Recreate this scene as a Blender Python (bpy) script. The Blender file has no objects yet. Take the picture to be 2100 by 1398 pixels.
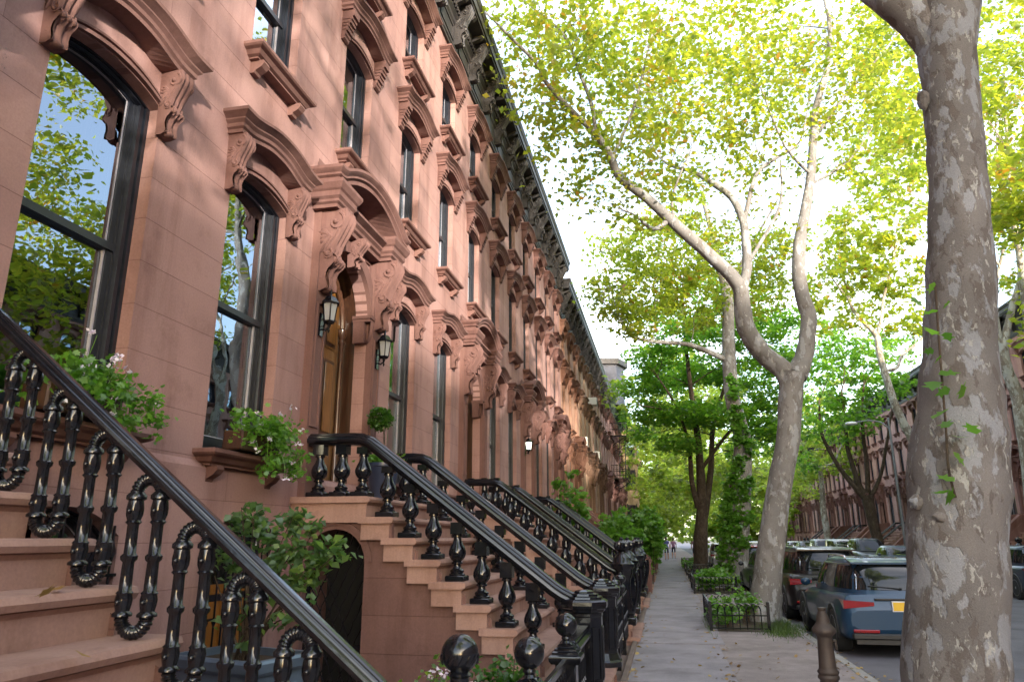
import bpy, math, random
import numpy as np
from mathutils import Vector, Matrix, geometry, noise
R = math.radians
random.seed(7)
SC = bpy.context.scene
COL = SC.collection

# ------------------------------------------------------------------ camera
F = 1490.0; CX, CY = 1050.0, 699.0; CZ = 1.68
_d = Vector(((1366-CX)/F, (1102-CY)/F, 1)).normalized()
_u = Vector(((1025-CX)/F, (-5000-CY)/F, 1)); _u = (_u-_d*_u.dot(_d)).normalized()
if _u.y > 0: _u = -_u
_r = _d.cross(_u)
if _r.x < 0: _r = -_r
CM = Matrix((_r, _d, _u))            # camera vector (right, down, forward) -> street axes
FWD = CM @ Vector((0, 0, 1))
def at(px, py, Y):
    v = CM @ Vector(((px-CX)/F, (py-CY)/F, 1)); return Vector((0, 0, CZ))+v*(Y/v.y)
def depth(p): return (Vector(p)-Vector((0, 0, CZ))).dot(FWD)
cam = bpy.data.cameras.new('camera'); camo = bpy.data.objects.new('camera', cam); COL.objects.link(camo)
right = CM @ Vector((1, 0, 0)); up = -(CM @ Vector((0, 1, 0))); back = -FWD
mw = Matrix((right, up, back)).transposed().to_4x4(); mw.translation = (0, 0, CZ); camo.matrix_world = mw
cam.sensor_width = 36; cam.lens = F/2100*36; cam.clip_end = 2000; cam.clip_start = .05
cam.dof.use_dof = True; cam.dof.focus_distance = 7.0; cam.dof.aperture_fstop = 5.6
SC.camera = camo

# ------------------------------------------------------------------ mesh builder
class MB:
    def __init__(s): s.v = []; s.f = []; s.sm = []; s.mi = []
    def add(s, vs, fs, smooth=False, m=0):
        o = len(s.v); s.v += [tuple(p) for p in vs]
        for f in fs: s.f.append([i+o for i in f]); s.sm.append(smooth); s.mi.append(m)
    def box(s, x0, x1, y0, y1, z0, z1, m=0, b=0):
        if b:
            t = min(b, (x1-x0)/2.2, (y1-y0)/2.2, (z1-z0)/2.2)
            rows = []
            for z, k in ((z0, t), (z0+t, 0), (z1-t, 0), (z1, t)):
                c = t
                pts = [(x0+c, y0+k), (x1-c, y0+k), (x1-k, y0+c), (x1-k, y1-c), (x1-c, y1-k), (x0+c, y1-k), (x0+k, y1-c), (x0+k, y0+c)]
                rows.append([(x, y, z) for x, y in pts])
            s.loft(rows, True, True, False, m); return
        s.add([(x0,y0,z0),(x1,y0,z0),(x1,y1,z0),(x0,y1,z0),(x0,y0,z1),(x1,y0,z1),(x1,y1,z1),(x0,y1,z1)],
              [(0,3,2,1),(4,5,6,7),(0,1,5,4),(1,2,6,5),(2,3,7,6),(3,0,4,7)], False, m)
    def loft(s, rows, closed=True, caps=True, smooth=False, m=0):
        n = len(rows[0]); vs = [p for r in rows for p in r]; fs = []
        for j in range(len(rows)-1):
            for i in range(n if closed else n-1):
                k = (i+1) % n; fs.append((j*n+i, j*n+k, (j+1)*n+k, (j+1)*n+i))
        s.add(vs, fs, smooth, m)
        if caps and closed:
            s.add(rows[0], [tuple(range(n))[::-1]], False, m); s.add(rows[-1], [tuple(range(n))], False, m)
    def prism(s, pts, ax, a, b, smooth=False, m=0):
        g = {'x': lambda p, t: (t, p[0], p[1]), 'y': lambda p, t: (p[0], t, p[1]), 'z': lambda p, t: (p[0], p[1], t)}[ax]
        s.loft([[g(p, a) for p in pts], [g(p, b) for p in pts]], True, False, smooth, m)
        tri = geometry.tessellate_polygon([[Vector((p[0], p[1], 0)) for p in pts]])
        for t in (a, b): s.add([g(p, t) for p in pts], tri, False, m)
    def lathe(s, prof, c=(0, 0, 0), n=16, smooth=True, m=0, rot=0):
        rows = [[(c[0]+r*math.cos(rot+2*math.pi*i/n), c[1]+r*math.sin(rot+2*math.pi*i/n), c[2]+z) for i in range(n)] for r, z in prof]
        s.loft(rows, True, True, smooth, m)
    def tube(s, pts, rad, n=8, smooth=True, m=0, caps=True, closed=False, wob=0):
        pts = [Vector(p) for p in pts]; N = len(pts)
        if not hasattr(rad, '__len__'): rad = [rad]*N
        rows = []; ref = None
        for i, p in enumerate(pts):
            if closed: t = pts[(i+1) % N]-pts[i-1]
            else: t = pts[min(i+1, N-1)]-pts[max(i-1, 0)]
            if t.length < 1e-9: t = Vector((0, 0, 1))
            t.normalize()
            if ref is None: ref = Vector((1, 0, 0)) if abs(t.x) < .8 else Vector((0, 1, 0))
            a = (ref-t*ref.dot(t)).normalized(); b = t.cross(a); ref = a
            row = []
            for k in range(n):
                d = a*math.cos(2*math.pi*k/n)+b*math.sin(2*math.pi*k/n); r = rad[i]
                if wob: r *= 1+wob*noise.noise((p+d*rad[i])*(1.1/max(rad[i], .08)))
                row.append(p+d*r)
            rows.append(row)
        if closed: rows.append(rows[0])
        s.loft(rows, True, caps and not closed, smooth, m)
    def ball(s, c, r, nu=12, nv=8, sc=(1, 1, 1), m=0, wob=0):
        rows = []
        for j in range(nv+1):
            ph = math.pi*j/nv; q = max(math.sin(ph), 1e-3)
            row = []
            for i in range(nu):
                d = Vector((q*math.cos(2*math.pi*i/nu), q*math.sin(2*math.pi*i/nu), -math.cos(ph)))
                k = r*(1+(wob*noise.noise(d*1.7+Vector(c)) if wob else 0))
                row.append((c[0]+d.x*k*sc[0], c[1]+d.y*k*sc[1], c[2]+d.z*k*sc[2]))
            rows.append(row)
        s.loft(rows, True, True, True, m)
    def sheet(s, outer, holes, fn, m=0):
        polys = [[Vector((p[0], p[1], 0)) for p in q] for q in [outer]+holes]
        s.add([fn(p) for q in [outer]+holes for p in q], geometry.tessellate_polygon(polys), False, m)
    def ring(s, A, B, xf, xb, outer=True, m=0):
        n = len(A); vs = [(xf,)+p for p in A]+[(xf,)+p for p in B]+[(xb,)+p for p in B]+[(xb,)+p for p in A]; fs = []
        for i in range(n):
            k = (i+1) % n
            fs.append((i, k, n+k, n+i)); fs.append((n+i, n+k, 2*n+k, 2*n+i))
            if outer: fs.append((i, 3*n+i, 3*n+k, k))
        s.add(vs, fs, False, m)
    def mesh(s, name, mats, sharp=38):
        me = bpy.data.meshes.new(name); me.from_pydata(s.v, [], s.f)
        for m in (mats if isinstance(mats, (list, tuple)) else [mats]): me.materials.append(m)
        me.polygons.foreach_set('use_smooth', s.sm); me.polygons.foreach_set('material_index', s.mi)
        if any(s.sm): me.set_sharp_from_angle(angle=R(sharp))
        me.update(); return me

def put(name, me, parent=None, loc=(0, 0, 0), rz=0, color=None, sc=None):
    o = bpy.data.objects.new(name, me); COL.objects.link(o); o.location = loc; o.rotation_euler = (0, 0, rz)
    if parent: o.parent = parent
    if color: o.color = (*color, 1)
    if sc: o.scale = sc
    return o
def tag(o, label, cat, group=None, kind=None):
    o['label'] = label; o['category'] = cat
    if group: o['group'] = group
    if kind: o['kind'] = kind
    return o
def thing(name, label, cat, loc=(0, 0, 0), rz=0, group=None):
    o = put(name, None, None, loc, rz); o.empty_display_size = .2; return tag(o, label, cat, group)
def struct(name, mb, mat):
    o = put(name, mb.mesh(name, mat)); o['kind'] = 'structure'; return o

# ------------------------------------------------------------------ materials
class NT:
    def __init__(s, name):
        s.m = bpy.data.materials.new(name); s.m.use_nodes = True; s.t = s.m.node_tree; s.t.nodes.clear()
        s.out = s.t.nodes.new('ShaderNodeOutputMaterial')
    def n(s, typ, **kw):
        d = s.t.nodes.new('ShaderNode'+typ)
        for k, v in kw.items():
            if k in d.inputs.keys() if isinstance(k, str) else False: pass
            setattr(d, k, v)
        return d
    def l(s, a, b): s.t.links.new(a, b)
    def val(s, sock, v):
        if isinstance(v, bpy.types.NodeSocket): s.l(v, sock)
        else: sock.default_value = (*v, 1) if isinstance(v, tuple) and len(v) == 3 and sock.type == 'RGBA' else v
    def coord(s, which='Object'): return s.n('TexCoord').outputs[which]
    def noise(s, vec, scale, detail=4, rough=.55, out='Fac'):
        d = s.n('TexNoise'); s.l(vec, d.inputs['Vector']); d.inputs['Scale'].default_value = scale
        d.inputs['Detail'].default_value = detail; d.inputs['Roughness'].default_value = rough; return d.outputs[out]
    def ramp(s, fac, stops, interp='LINEAR'):
        d = s.n('ValToRGB'); s.l(fac, d.inputs['Fac']); e = d.color_ramp; e.interpolation = interp
        while len(e.elements) < len(stops): e.elements.new(.5)
        for el, (p, c) in zip(e.elements, stops): el.position = p; el.color = (*c, 1) if len(c) == 3 else c
        return d.outputs['Color']
    def mix(s, fac, a, b, mode='MIX'):
        d = s.n('Mix', data_type='RGBA', blend_type=mode); s.val(d.inputs[0], fac); s.val(d.inputs[6], a); s.val(d.inputs[7], b); return d.outputs[2]
    def math(s, op, a, b=0.0, c=0.0):
        d = s.n('Math', operation=op); s.val(d.inputs[0], a); s.val(d.inputs[1], b); s.val(d.inputs[2], c); return d.outputs[0]
    def mapping(s, vec, scale=(1, 1, 1), loc=(0, 0, 0), rot=(0, 0, 0)):
        d = s.n('Mapping'); s.l(vec, d.inputs['Vector']); d.inputs['Scale'].default_value = scale
        d.inputs['Location'].default_value = loc; d.inputs['Rotation'].default_value = rot; return d.outputs[0]
    def bump(s, h, strength=.3, dist=.01, normal=None):
        d = s.n('Bump'); s.l(h, d.inputs['Height']); d.inputs['Strength'].default_value = strength; d.inputs['Distance'].default_value = dist
        if normal: s.l(normal, d.inputs['Normal'])
        return d.outputs[0]
    def pbsdf(s, color, rough=.6, metal=0., normal=None, **kw):
        d = s.n('BsdfPrincipled'); s.val(d.inputs['Base Color'], color); s.val(d.inputs['Roughness'], rough); s.val(d.inputs['Metallic'], metal)
        if normal: s.l(normal, d.inputs['Normal'])
        for k, v in kw.items(): s.val(d.inputs[k.replace('_', ' ')], v)
        s.l(d.outputs[0], s.out.inputs['Surface']); return d

def simple(name, col, rough=.5, metal=0., var=.25, scale=6., bump=.15, bd=.004, **kw):
    t = NT(name); c = t.coord(); f = t.noise(c, scale, 5)
    k = t.ramp(f, [(.3, tuple(x*(1-var) for x in col)), (.7, tuple(min(1, x*(1+var)) for x in col))])
    nb = t.bump(t.noise(c, scale*8, 3), bump, bd) if bump else None
    t.pbsdf(k, rough, metal, nb, **kw); return t.m

def brownstone(name, joints, col=(.360, .214, .195)):
    t = NT(name); c = t.coord(); oi = t.n('ObjectInfo')
    big = t.noise(c, .7, 5, .6); fine = t.noise(c, 60, 3, .7)
    k = t.ramp(big, [(.3, tuple(x*.78 for x in col)), (.5, col), (.72, (col[0]*1.10, col[1]*1.15, col[2]*1.17))])
    k = t.mix(1.0, k, oi.outputs['Color'], 'MULTIPLY')
    g = t.ramp(fine, [(.25, (.86, .86, .86)), (.75, (1.08, 1.08, 1.08))]); k = t.mix(1.0, k, g, 'MULTIPLY')
    streak = t.noise(t.mapping(c, (1.6, 1.6, .22)), 1.6, 5, .65)
    k = t.mix(t.math('MULTIPLY', t.ramp(streak, [(.48, (0, 0, 0)), (.66, (1, 1, 1))]), .75), k, t.mix(1.0, k, (.66, .60, .58), 'MULTIPLY'))
    soot = t.noise(t.mapping(c, loc=(3, 1, 7)), 2.6, 6, .7); k = t.mix(t.math('MULTIPLY', t.ramp(soot, [(.56, (0, 0, 0)), (.70, (1, 1, 1))]), .5), k, t.mix(1.0, k, (.62, .58, .57), 'MULTIPLY'))
    pat = t.noise(t.mapping(c, loc=(9, 4, 2)), .55, 2, .4); k = t.mix(t.ramp(pat, [(.585, (0, 0, 0)), (.595, (1, 1, 1))]), k, t.mix(1.0, k, (1.12, 1.14, 1.12), 'MULTIPLY'))
    h = t.math('ADD', t.math('MULTIPLY', fine, .35), t.math('MULTIPLY', t.noise(c, 9, 4), .5))
    nb = t.bump(h, .22, .008)
    if joints:
        sx = t.n('SeparateXYZ'); t.l(c, sx.inputs[0])
        cb = t.n('CombineXYZ'); t.l(sx.outputs['Y'], cb.inputs[0]); t.l(t.math('SUBTRACT', sx.outputs['Z'], .304), cb.inputs[1])
        br = t.n('TexBrick'); t.l(cb.outputs[0], br.inputs['Vector']); br.offset = .5
        for n_, v in (('Scale', 1.), ('Mortar Size', .0035), ('Mortar Smooth', .3), ('Brick Width', 2.7), ('Row Height', .337), ('Bias', 0.)): br.inputs[n_].default_value = v
        br.inputs['Color1'].default_value = (1, 1, 1, 1); br.inputs['Color2'].default_value = (.90, .89, .885, 1)
        k = t.mix(1.0, k, br.outputs['Color'], 'MULTIPLY'); br.inputs['Mortar'].default_value = (.68, .62, .6, 1)
        inv = t.math('SUBTRACT', 1., br.outputs['Fac']); nb = t.bump(inv, .6, .012, nb)
    t.pbsdf(k, .86, 0, nb, Specular_IOR_Level=.25); return t.m

M = {}
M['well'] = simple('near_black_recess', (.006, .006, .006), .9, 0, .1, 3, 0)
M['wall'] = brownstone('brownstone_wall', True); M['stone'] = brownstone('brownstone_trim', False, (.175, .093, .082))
M['step'] = brownstone('brownstone_steps', False, (.33, .205, .172)); M['cheek'] = brownstone('brownstone_cheek', True, (.17, .095, .085))  # cheek and step stone darkened to put areaway shade into the colour
def iron(name, col=(.0045, .005, .0075), rough=.14):
    t = NT(name); c = t.coord(); f = t.noise(c, 14, 5)
    k = t.ramp(f, [(.35, col), (.75, tuple(x*1.8+.002 for x in col))]); r = t.math('MULTIPLY_ADD', t.noise(c, 5, 4), .14, rough-.07)
    t.pbsdf(k, r, 0, t.bump(t.noise(c, 26, 3), .12, .005), IOR=1.55); return t.m
M['iron'] = iron('black_iron_paint'); M['frame'] = iron('black_window_paint', (.008, .010, .016), .34); M['sash_highlight'] = simple('pale_sash_highlight', (.40, .38, .42), .6, 0, .15, 9, .1)  # pale ring paints in the highlight along the inner sash edge
M['cornice'] = simple('dark_cornice_paint', (.030, .026, .026), .55, var=.5, scale=3, bump=.4, bd=.01)
M['cornice_g'] = simple('dark_green_cornice_paint', (.028, .05, .034), .6, var=.4, scale=3)
M['wood'] = None
def wood(name, a, b, rough=.3):
    t = NT(name); c = t.coord(); g = t.noise(t.mapping(c, (14, 14, 1.1)), 3.5, 6, .6)
    k = t.ramp(g, [(.3, a), (.7, b)]); t.pbsdf(k, rough, 0, t.bump(g, .1, .004), Coat_Weight=.5, Coat_Roughness=.15); return t.m
M['wood'] = wood('varnished_oak', (.10, .042, .010), (.24, .11, .026)); M['wood_dark'] = wood('dark_varnished_wood', (.03, .013, .008), (.065, .028, .015))
M['shutter'] = wood('brown_interior_shutter', (.07, .028, .012), (.13, .055, .022), .5); M['shutter_o'] = wood('orange_wood_shutter', (.30, .11, .02), (.42, .18, .035), .5)
M['shutter_w'] = simple('white_painted_shutter', (.72, .74, .76), .5, var=.06)
M['curtain'] = simple('pale_curtain_cloth', (.62, .60, .52), .9, var=.12, scale=3)
M['room'] = simple('dim_room_plaster', (.10, .075, .055), .9, var=.3, scale=1.5)
def glass(name, ior=1.75, tint=(.75, .78, .76)):
    t = NT(name); c = t.coord(); nb = t.bump(t.noise(c, 2.2, 2), .05, .02)
    fr = t.n('Fresnel'); fr.inputs['IOR'].default_value = ior
    g = t.n('BsdfGlossy'); g.inputs['Roughness'].default_value = .004; g.inputs['Color'].default_value = (.70, .84, 1, 1); t.l(nb, g.inputs['Normal'])  # blue put into the gloss colour to deepen the mirrored sky
    tr = t.n('BsdfTransparent'); tr.inputs['Color'].default_value = (*tint, 1)
    mx = t.n('MixShader'); t.l(t.math('MINIMUM', t.math('MULTIPLY_ADD', fr.outputs[0], 1.7, .12), 1.), mx.inputs[0]); t.l(tr.outputs[0], mx.inputs[1]); t.l(g.outputs[0], mx.inputs[2])
    t.l(mx.outputs[0], t.out.inputs['Surface']); return t.m
M['glass'] = glass('window_glass', 2.0)
def dark_glass(name, col, ior=1.9):
    t = NT(name); c = t.coord(); nb = t.bump(t.noise(c, 1.6, 2), .05, .02); t.pbsdf(col, .012, 0, nb, IOR=ior); return t.m

def blue_gloss(name, col, ior=2.0):
    t = NT(name); c = t.coord(); nb = t.bump(t.noise(c, 1.8, 2), .06, .02); fr = t.n('Fresnel'); fr.inputs['IOR'].default_value = ior
    g = t.n('BsdfGlossy'); g.inputs['Roughness'].default_value = .006; g.inputs['Color'].default_value = (.72, .85, 1, 1); t.l(nb, g.inputs['Normal']); d = t.n('BsdfDiffuse'); d.inputs[0].default_value = (*col, 1)  # gloss tinted blue, standing in for bluer sky in the reflection
    mx = t.n('MixShader'); t.l(t.math('MINIMUM', t.math('MULTIPLY_ADD', fr.outputs[0], 1.7, .10), 1.), mx.inputs[0]); t.l(d.outputs[0], mx.inputs[1]); t.l(g.outputs[0], mx.inputs[2]); t.l(mx.outputs[0], t.out.inputs['Surface']); return t.m
M['pane'] = blue_gloss('dark_window_pane', (.03, .028, .026)); M['car_glass'] = dark_glass('dark_car_glass', (.010, .012, .014), 1.5)
M['lamp_glass'] = dark_glass('frosted_lantern_glass', (.32, .33, .34), 1.5)
def emis(name, col, s):
    t = NT(name); d = t.pbsdf(col, .3); d.inputs['Emission Color'].default_value = (*col, 1); d.inputs['Emission Strength'].default_value = s; return t.m
M['lamp_lit'] = emis('lit_lantern_glass', (.85, .95, .8), .8)
def bark(name, base, dark, pale, cream, scale=5., bump=.6, bd=.02, amt=0.):
    """flaking bark: brown grey plates with pale, dark and cream patches of ragged outline"""
    t = NT(name); c = t.coord('Object'); w = t.mapping(c, (1, 1, .5))
    warp = t.n('VectorMath', operation='ADD'); t.l(w, warp.inputs[0]); sc_ = t.n('VectorMath', operation='SCALE'); t.l(t.noise(w, scale*2.2, 3, .6, 'Color'), sc_.inputs[0]); sc_.inputs['Scale'].default_value = .10; t.l(sc_.outputs[0], warp.inputs[1]); v = warp.outputs[0]
    A = t.noise(v, scale, 4, .55); B = t.noise(t.mapping(v, loc=(7, 3, 1)), scale*1.5, 4, .6); Cc = t.noise(t.mapping(v, loc=(2, 9, 4)), scale*2.6, 3, .55); D = t.noise(t.mapping(v, loc=(5, 1, 8)), scale*.45, 3, .5)
    big = t.noise(c, 1.3, 3); fine = t.noise(c, scale*16, 4, .7)
    st = lambda f, p, e=.022: t.ramp(f, [(p-e, (0, 0, 0)), (p+e, (1, 1, 1))])
    k = t.mix(t.ramp(D, [(.35, (0, 0, 0)), (.65, (1, 1, 1))]), base, tuple(x*.78 for x in base))
    mB = st(B, .58-amt); mA = st(A, .56-amt); mC = st(Cc, .64-amt)
    k = t.mix(mB, k, dark); k = t.mix(mA, k, pale); k = t.mix(mC, k, cream)
    k = t.mix(1., k, t.ramp(fine, [(.25, (.74, .74, .74)), (.75, (1.16, 1.16, 1.16))]), 'MULTIPLY'); k = t.mix(1., k, t.ramp(big, [(.3, (.8, .8, .8)), (.7, (1.12, 1.12, 1.12))]), 'MULTIPLY')
    h = t.math('SUBTRACT', t.math('MULTIPLY', fine, .35), t.math('ADD', t.math('MULTIPLY', mA, .5), t.math('MULTIPLY', mC, .35)))
    h = t.math('SUBTRACT', h, t.math('MULTIPLY', mB, .25))
    t.pbsdf(k, .85, 0, t.bump(h, bump, bd), Specular_IOR_Level=.2); return t.m
M['bark'] = bark('mottled_plane_bark', (.20, .178, .168), (.135, .113, .102), (.275, .272, .285), (.36, .345, .32), 6.5, amt=.01)
M['bark_grey'] = bark('grey_plane_bark', (.255, .235, .222), (.185, .165, .15), (.345, .34, .34), (.42, .40, .37), 5.0)
M['bark_pale'] = bark('pale_plane_bark', (.30, .265, .21), (.20, .16, .12), (.42, .41, .36), (.52, .5, .42), 4, amt=.03)
M['bark_dark'] = bark('dark_ridged_bark', (.085, .06, .043), (.05, .036, .026), (.105, .078, .058), (.12, .09, .07), 8, .8)
def leaf(name, ramp, trans, mixf=.5, gloss=.06):
    t = NT(name); ge = t.n('NewGeometry'); br = t.noise(t.coord(), .9, 3, .6)   # whole sprays turn before others
    k = t.ramp(t.math('MULTIPLY_ADD', t.math('SUBTRACT', br, .5), 1.3, t.math('MULTIPLY_ADD', ge.outputs['Random Per Island'], .8, .1)), ramp)
    d = t.n('BsdfDiffuse'); t.l(k, d.inputs[0]); tr = t.n('BsdfTranslucent'); t.l(t.mix(1., k, trans, 'MULTIPLY'), tr.inputs[0])
    m1 = t.n('MixShader'); m1.inputs[0].default_value = mixf; t.l(d.outputs[0], m1.inputs[1]); t.l(tr.outputs[0], m1.inputs[2])
    g = t.n('BsdfGlossy'); g.inputs['Roughness'].default_value = .4; m2 = t.n('MixShader'); m2.inputs[0].default_value = gloss
    t.l(m1.outputs[0], m2.inputs[1]); t.l(g.outputs[0], m2.inputs[2]); t.l(m2.outputs[0], t.out.inputs['Surface']); return t.m
GR = [(0, (.065, .098, .012)), (.35, (.108, .142, .016)), (.65, (.15, .172, .02)), (.9, (.18, .19, .022)), (.96, (.20, .13, .02)), (1., (.17, .08, .02))]
M['leaf'] = leaf('plane_tree_leaf', GR, (4.2, 4.2, 2.6), .6)
M['leaf_y'] = leaf('yellowing_leaf', [(0, (.07, .105, .012)), (.4, (.122, .152, .018)), (.8, (.18, .185, .022)), (.93, (.21, .17, .02)), (1., (.22, .11, .02))], (4.2, 4.1, 2.4), .6)
M['leaf_f'] = leaf('sun_toned_far_leaf', [(0, (.10, .16, .02)), (.5, (.16, .22, .03)), (1., (.26, .28, .05))], (3., 3., 2.), .6)  # lighter colour stands in for sunlight that misses the far crowns
M['leaf_g'] = leaf('deep_green_leaf', [(0, (.035, .085, .014)), (.5, (.07, .14, .018)), (.85, (.11, .18, .022)), (1., (.15, .19, .024))], (4.2, 4.4, 2.4), .58)
M['leaf_b'] = leaf('bright_green_leaf', [(0, (.05, .13, .015)), (.5, (.09, .20, .024)), (1., (.14, .26, .04))], (2.6, 2.8, 1.6), .45)
M['leaf_s'] = leaf('shrub_leaf', [(0, (.04, .085, .035)), (.6, (.08, .145, .05)), (1., (.17, .25, .06))], (2.4, 2.8, 1.4), .4)
M['leaf_t'] = leaf('clipped_box_leaf', [(0, (.02, .065, .006)), (.6, (.04, .115, .01)), (1., (.08, .17, .02))], (2., 2.4, 1.), .35)
M['petal'] = leaf('pale_pink_petal', [(0, (.75, .62, .78)), (1., (.9, .85, .9))], (1, 1, 1), .4)
M['fallen'] = leaf('dry_fallen_leaf', [(0, (.16, .08, .025)), (.5, (.30, .19, .06)), (1., (.42, .32, .10))], (1, 1, 1), .2)
M['grass'] = leaf('grass_blade', [(0, (.03, .07, .012)), (1., (.08, .14, .025))], (2., 2., 1.), .4)
# ------------------------------------------------------------------ brownstone houses (local: facade x=0, street +x, house along y, 6.14 m wide)
PW = 6.14; BAY = (.87, 2.90, 4.93)
STONE = M['stone']
def arch(y0, y1, z0, zs, rise, n=12):
    c = (y0+y1)/2; a = (y1-y0)/2
    if rise < 1e-4: return [(y0, z0), (y1, z0), (y1, zs), (y0, zs)]
    rad = (a*a+rise*rise)/(2*rise); th = math.asin(min(1, a/rad)) if rise <= a*.999 else math.pi/2
    pts = [(y0, z0), (y1, z0)]
    for i in range(n+1):
        t = th-2*th*i/n; pts.append((c+rad*math.sin(t), zs+rad*math.cos(t)-(rad-rise)))
    return pts
def inset(y0, y1, z0, zs, rise, d): return arch(y0+d, y1-d, z0+d, zs, max(rise-d*.25, .02)-d*.0)

WT = {  # kind: width, sill z, spring z, rise, hood-corner z, hood width, sill width
 'parlor': (1.04, 2.39, 4.93, .10, 5.40, 1.50, 1.30), 'second': (.86, 6.28, 7.92, .085, 8.39, 1.47, 1.12),
 'third': (.86, 9.08, 10.18, .085, 10.65, 1.47, 1.12), 'base': (1.0, .62, 1.70, .18, 0, 0, 0)}
SHIFT = {'A': (0, 0, 12.6), 'B': (0, 0, 12.45), 'C': (-.25, -.55, 11.8), 'D': (0, 0, 12.6)}
cache = {}
def cached(f):
    def g(*a):
        k = (f.__name__,)+a
        if k not in cache: cache[k] = f(*a)
        return cache[k]
    return g

@cached
def wall_mesh(var):
    s2, s3, top = SHIFT[var]; mb = MB(); holes = []; bh = []
    def op(kind, yc, dz):
        w, z0, zs, rise = WT[kind][:4]; return arch(yc-w/2, yc+w/2, z0+dz, zs+dz, rise)
    for i, yc in enumerate(BAY):
        holes += [op('second', yc, s2), op('third', yc, s3)]
        if i < 2: holes.append(op('parlor', yc, 0)); bh.append(op('base', yc+.12, 0))
    door = arch(4.93-.68, 4.93+.68, 2.08, 4.42, .68, 16)
    dh = [(4.25, 2.3)]+[p for p in door[1:]][:0]
    holes.append([(4.25, 2.31), (5.61, 2.31)]+door[2:])
    mb.sheet([(0, 2.30), (PW, 2.30), (PW, top-.3), (0, top-.3)], holes, lambda p: (0, p[0], p[1]))
    mb.sheet([(0, -.3), (PW, -.3), (PW, 2.24), (0, 2.24)], bh, lambda p: (.05, p[0], p[1]))
    mb.add([(.05, 0, 2.24), (.05, PW, 2.24), (0, PW, 2.30), (0, 0, 2.30)], [(0, 1, 2, 3)])
    for h in holes+bh:
        n = len(h); xf = .05 if h in bh else 0; d = -.22 if h is not holes[-1] else -.16
        mb.add([(xf, *p) for p in h]+[(d, *p) for p in h], [(i, (i+1) % n, n+(i+1) % n, n+i) for i in range(n)])
    # party walls, roof, back
    mb.add([(-.02, 0, -.3), (-9, 0, -.3), (-9, 0, top-.1), (-.02, 0, top-.1)], [(0, 1, 2, 3)]); mb.add([(-.02, PW, -.3), (-9, PW, -.3), (-9, PW, top-.1), (-.02, PW, top-.1)], [(0, 1, 2, 3)])
    mb.add([(.3, 0, top-.1), (-9, 0, top-.1), (-9, PW, top-.1), (.3, PW, top-.1)], [(0, 1, 2, 3)]); mb.add([(-9, 0, -.3), (-9, PW, -.3), (-9, PW, top-.1), (-9, 0, top-.1)], [(0, 1, 2, 3)])
    for z in (1.80, 1.36, .92):   # rusticated courses
        pass
    return mb.mesh('wall', M['wall'])

@cached
def window_mesh(kind):
    w, z0, zs, rise = WT[kind][:4]; a, b = -w/2, w/2; mb = MB()
    L = [inset(a, b, z0, zs, rise, d) if d else arch(a, b, z0, zs, rise) for d in (0, .035, .05, .085, .10, .15)]
    mb.ring(L[0], L[1], -.10, -.14, False); mb.ring(L[1], L[2], -.125, -.15, False); mb.ring(L[2], L[3], -.115, -.17, False); mb.ring(L[3], L[4], -.15, -.18, False)
    mb.ring(L[4], L[5], -.165, -.18, False); mb.ring(L[5], inset(a, b, z0, zs, rise, .162), -.18, -.20, False, 1)
    zm = z0+(zs-z0)*.53
    mb.box(-.215, -.15, a+.1, b-.1, zm-.028, zm+.028); mb.box(-.20, -.11, a+.05, b-.05, z0-.005, z0+.06)
    if kind in ('second', 'third'): pass
    return mb.mesh('window', [M['frame'], M['sash_highlight']])
@cached
def pane_mesh(kind, mat):
    w, z0, zs, rise = WT[kind][:4]; a, b = -w/2+.14, w/2-.14; zm = z0+(zs-z0)*.53; mb = MB()
    up = arch(a, b, zm, zs, max(rise-.06, .03)); mb.add([(-.185+.004*p[0]+.002*(p[1]-zm), *p) for p in up], [tuple(range(len(up)))])
    mb.add([(-.205, a, z0+.05), (-.2, b, z0+.05), (-.202, b, zm), (-.207, a, zm)], [(0, 1, 2, 3)])
    return mb.mesh('pane', M[mat])
@cached
def room_mesh(kind):
    w, z0, zs, rise = WT[kind][:4]; mb = MB(); x0, x1, a, b, c = -1.6, -.24, w/2+.35, z0-.1, zs+rise+.1
    mb.add([(x0, -a, b), (x1, -a, b), (x1, a, b), (x0, a, b), (x0, -a, c), (x1, -a, c), (x1, a, c), (x0, a, c)],
           [(0, 1, 2, 3), (4, 5, 6, 7), (0, 1, 5, 4), (2, 3, 7, 6), (0, 3, 7, 4)]); return mb.mesh('room', M['room'])
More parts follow.
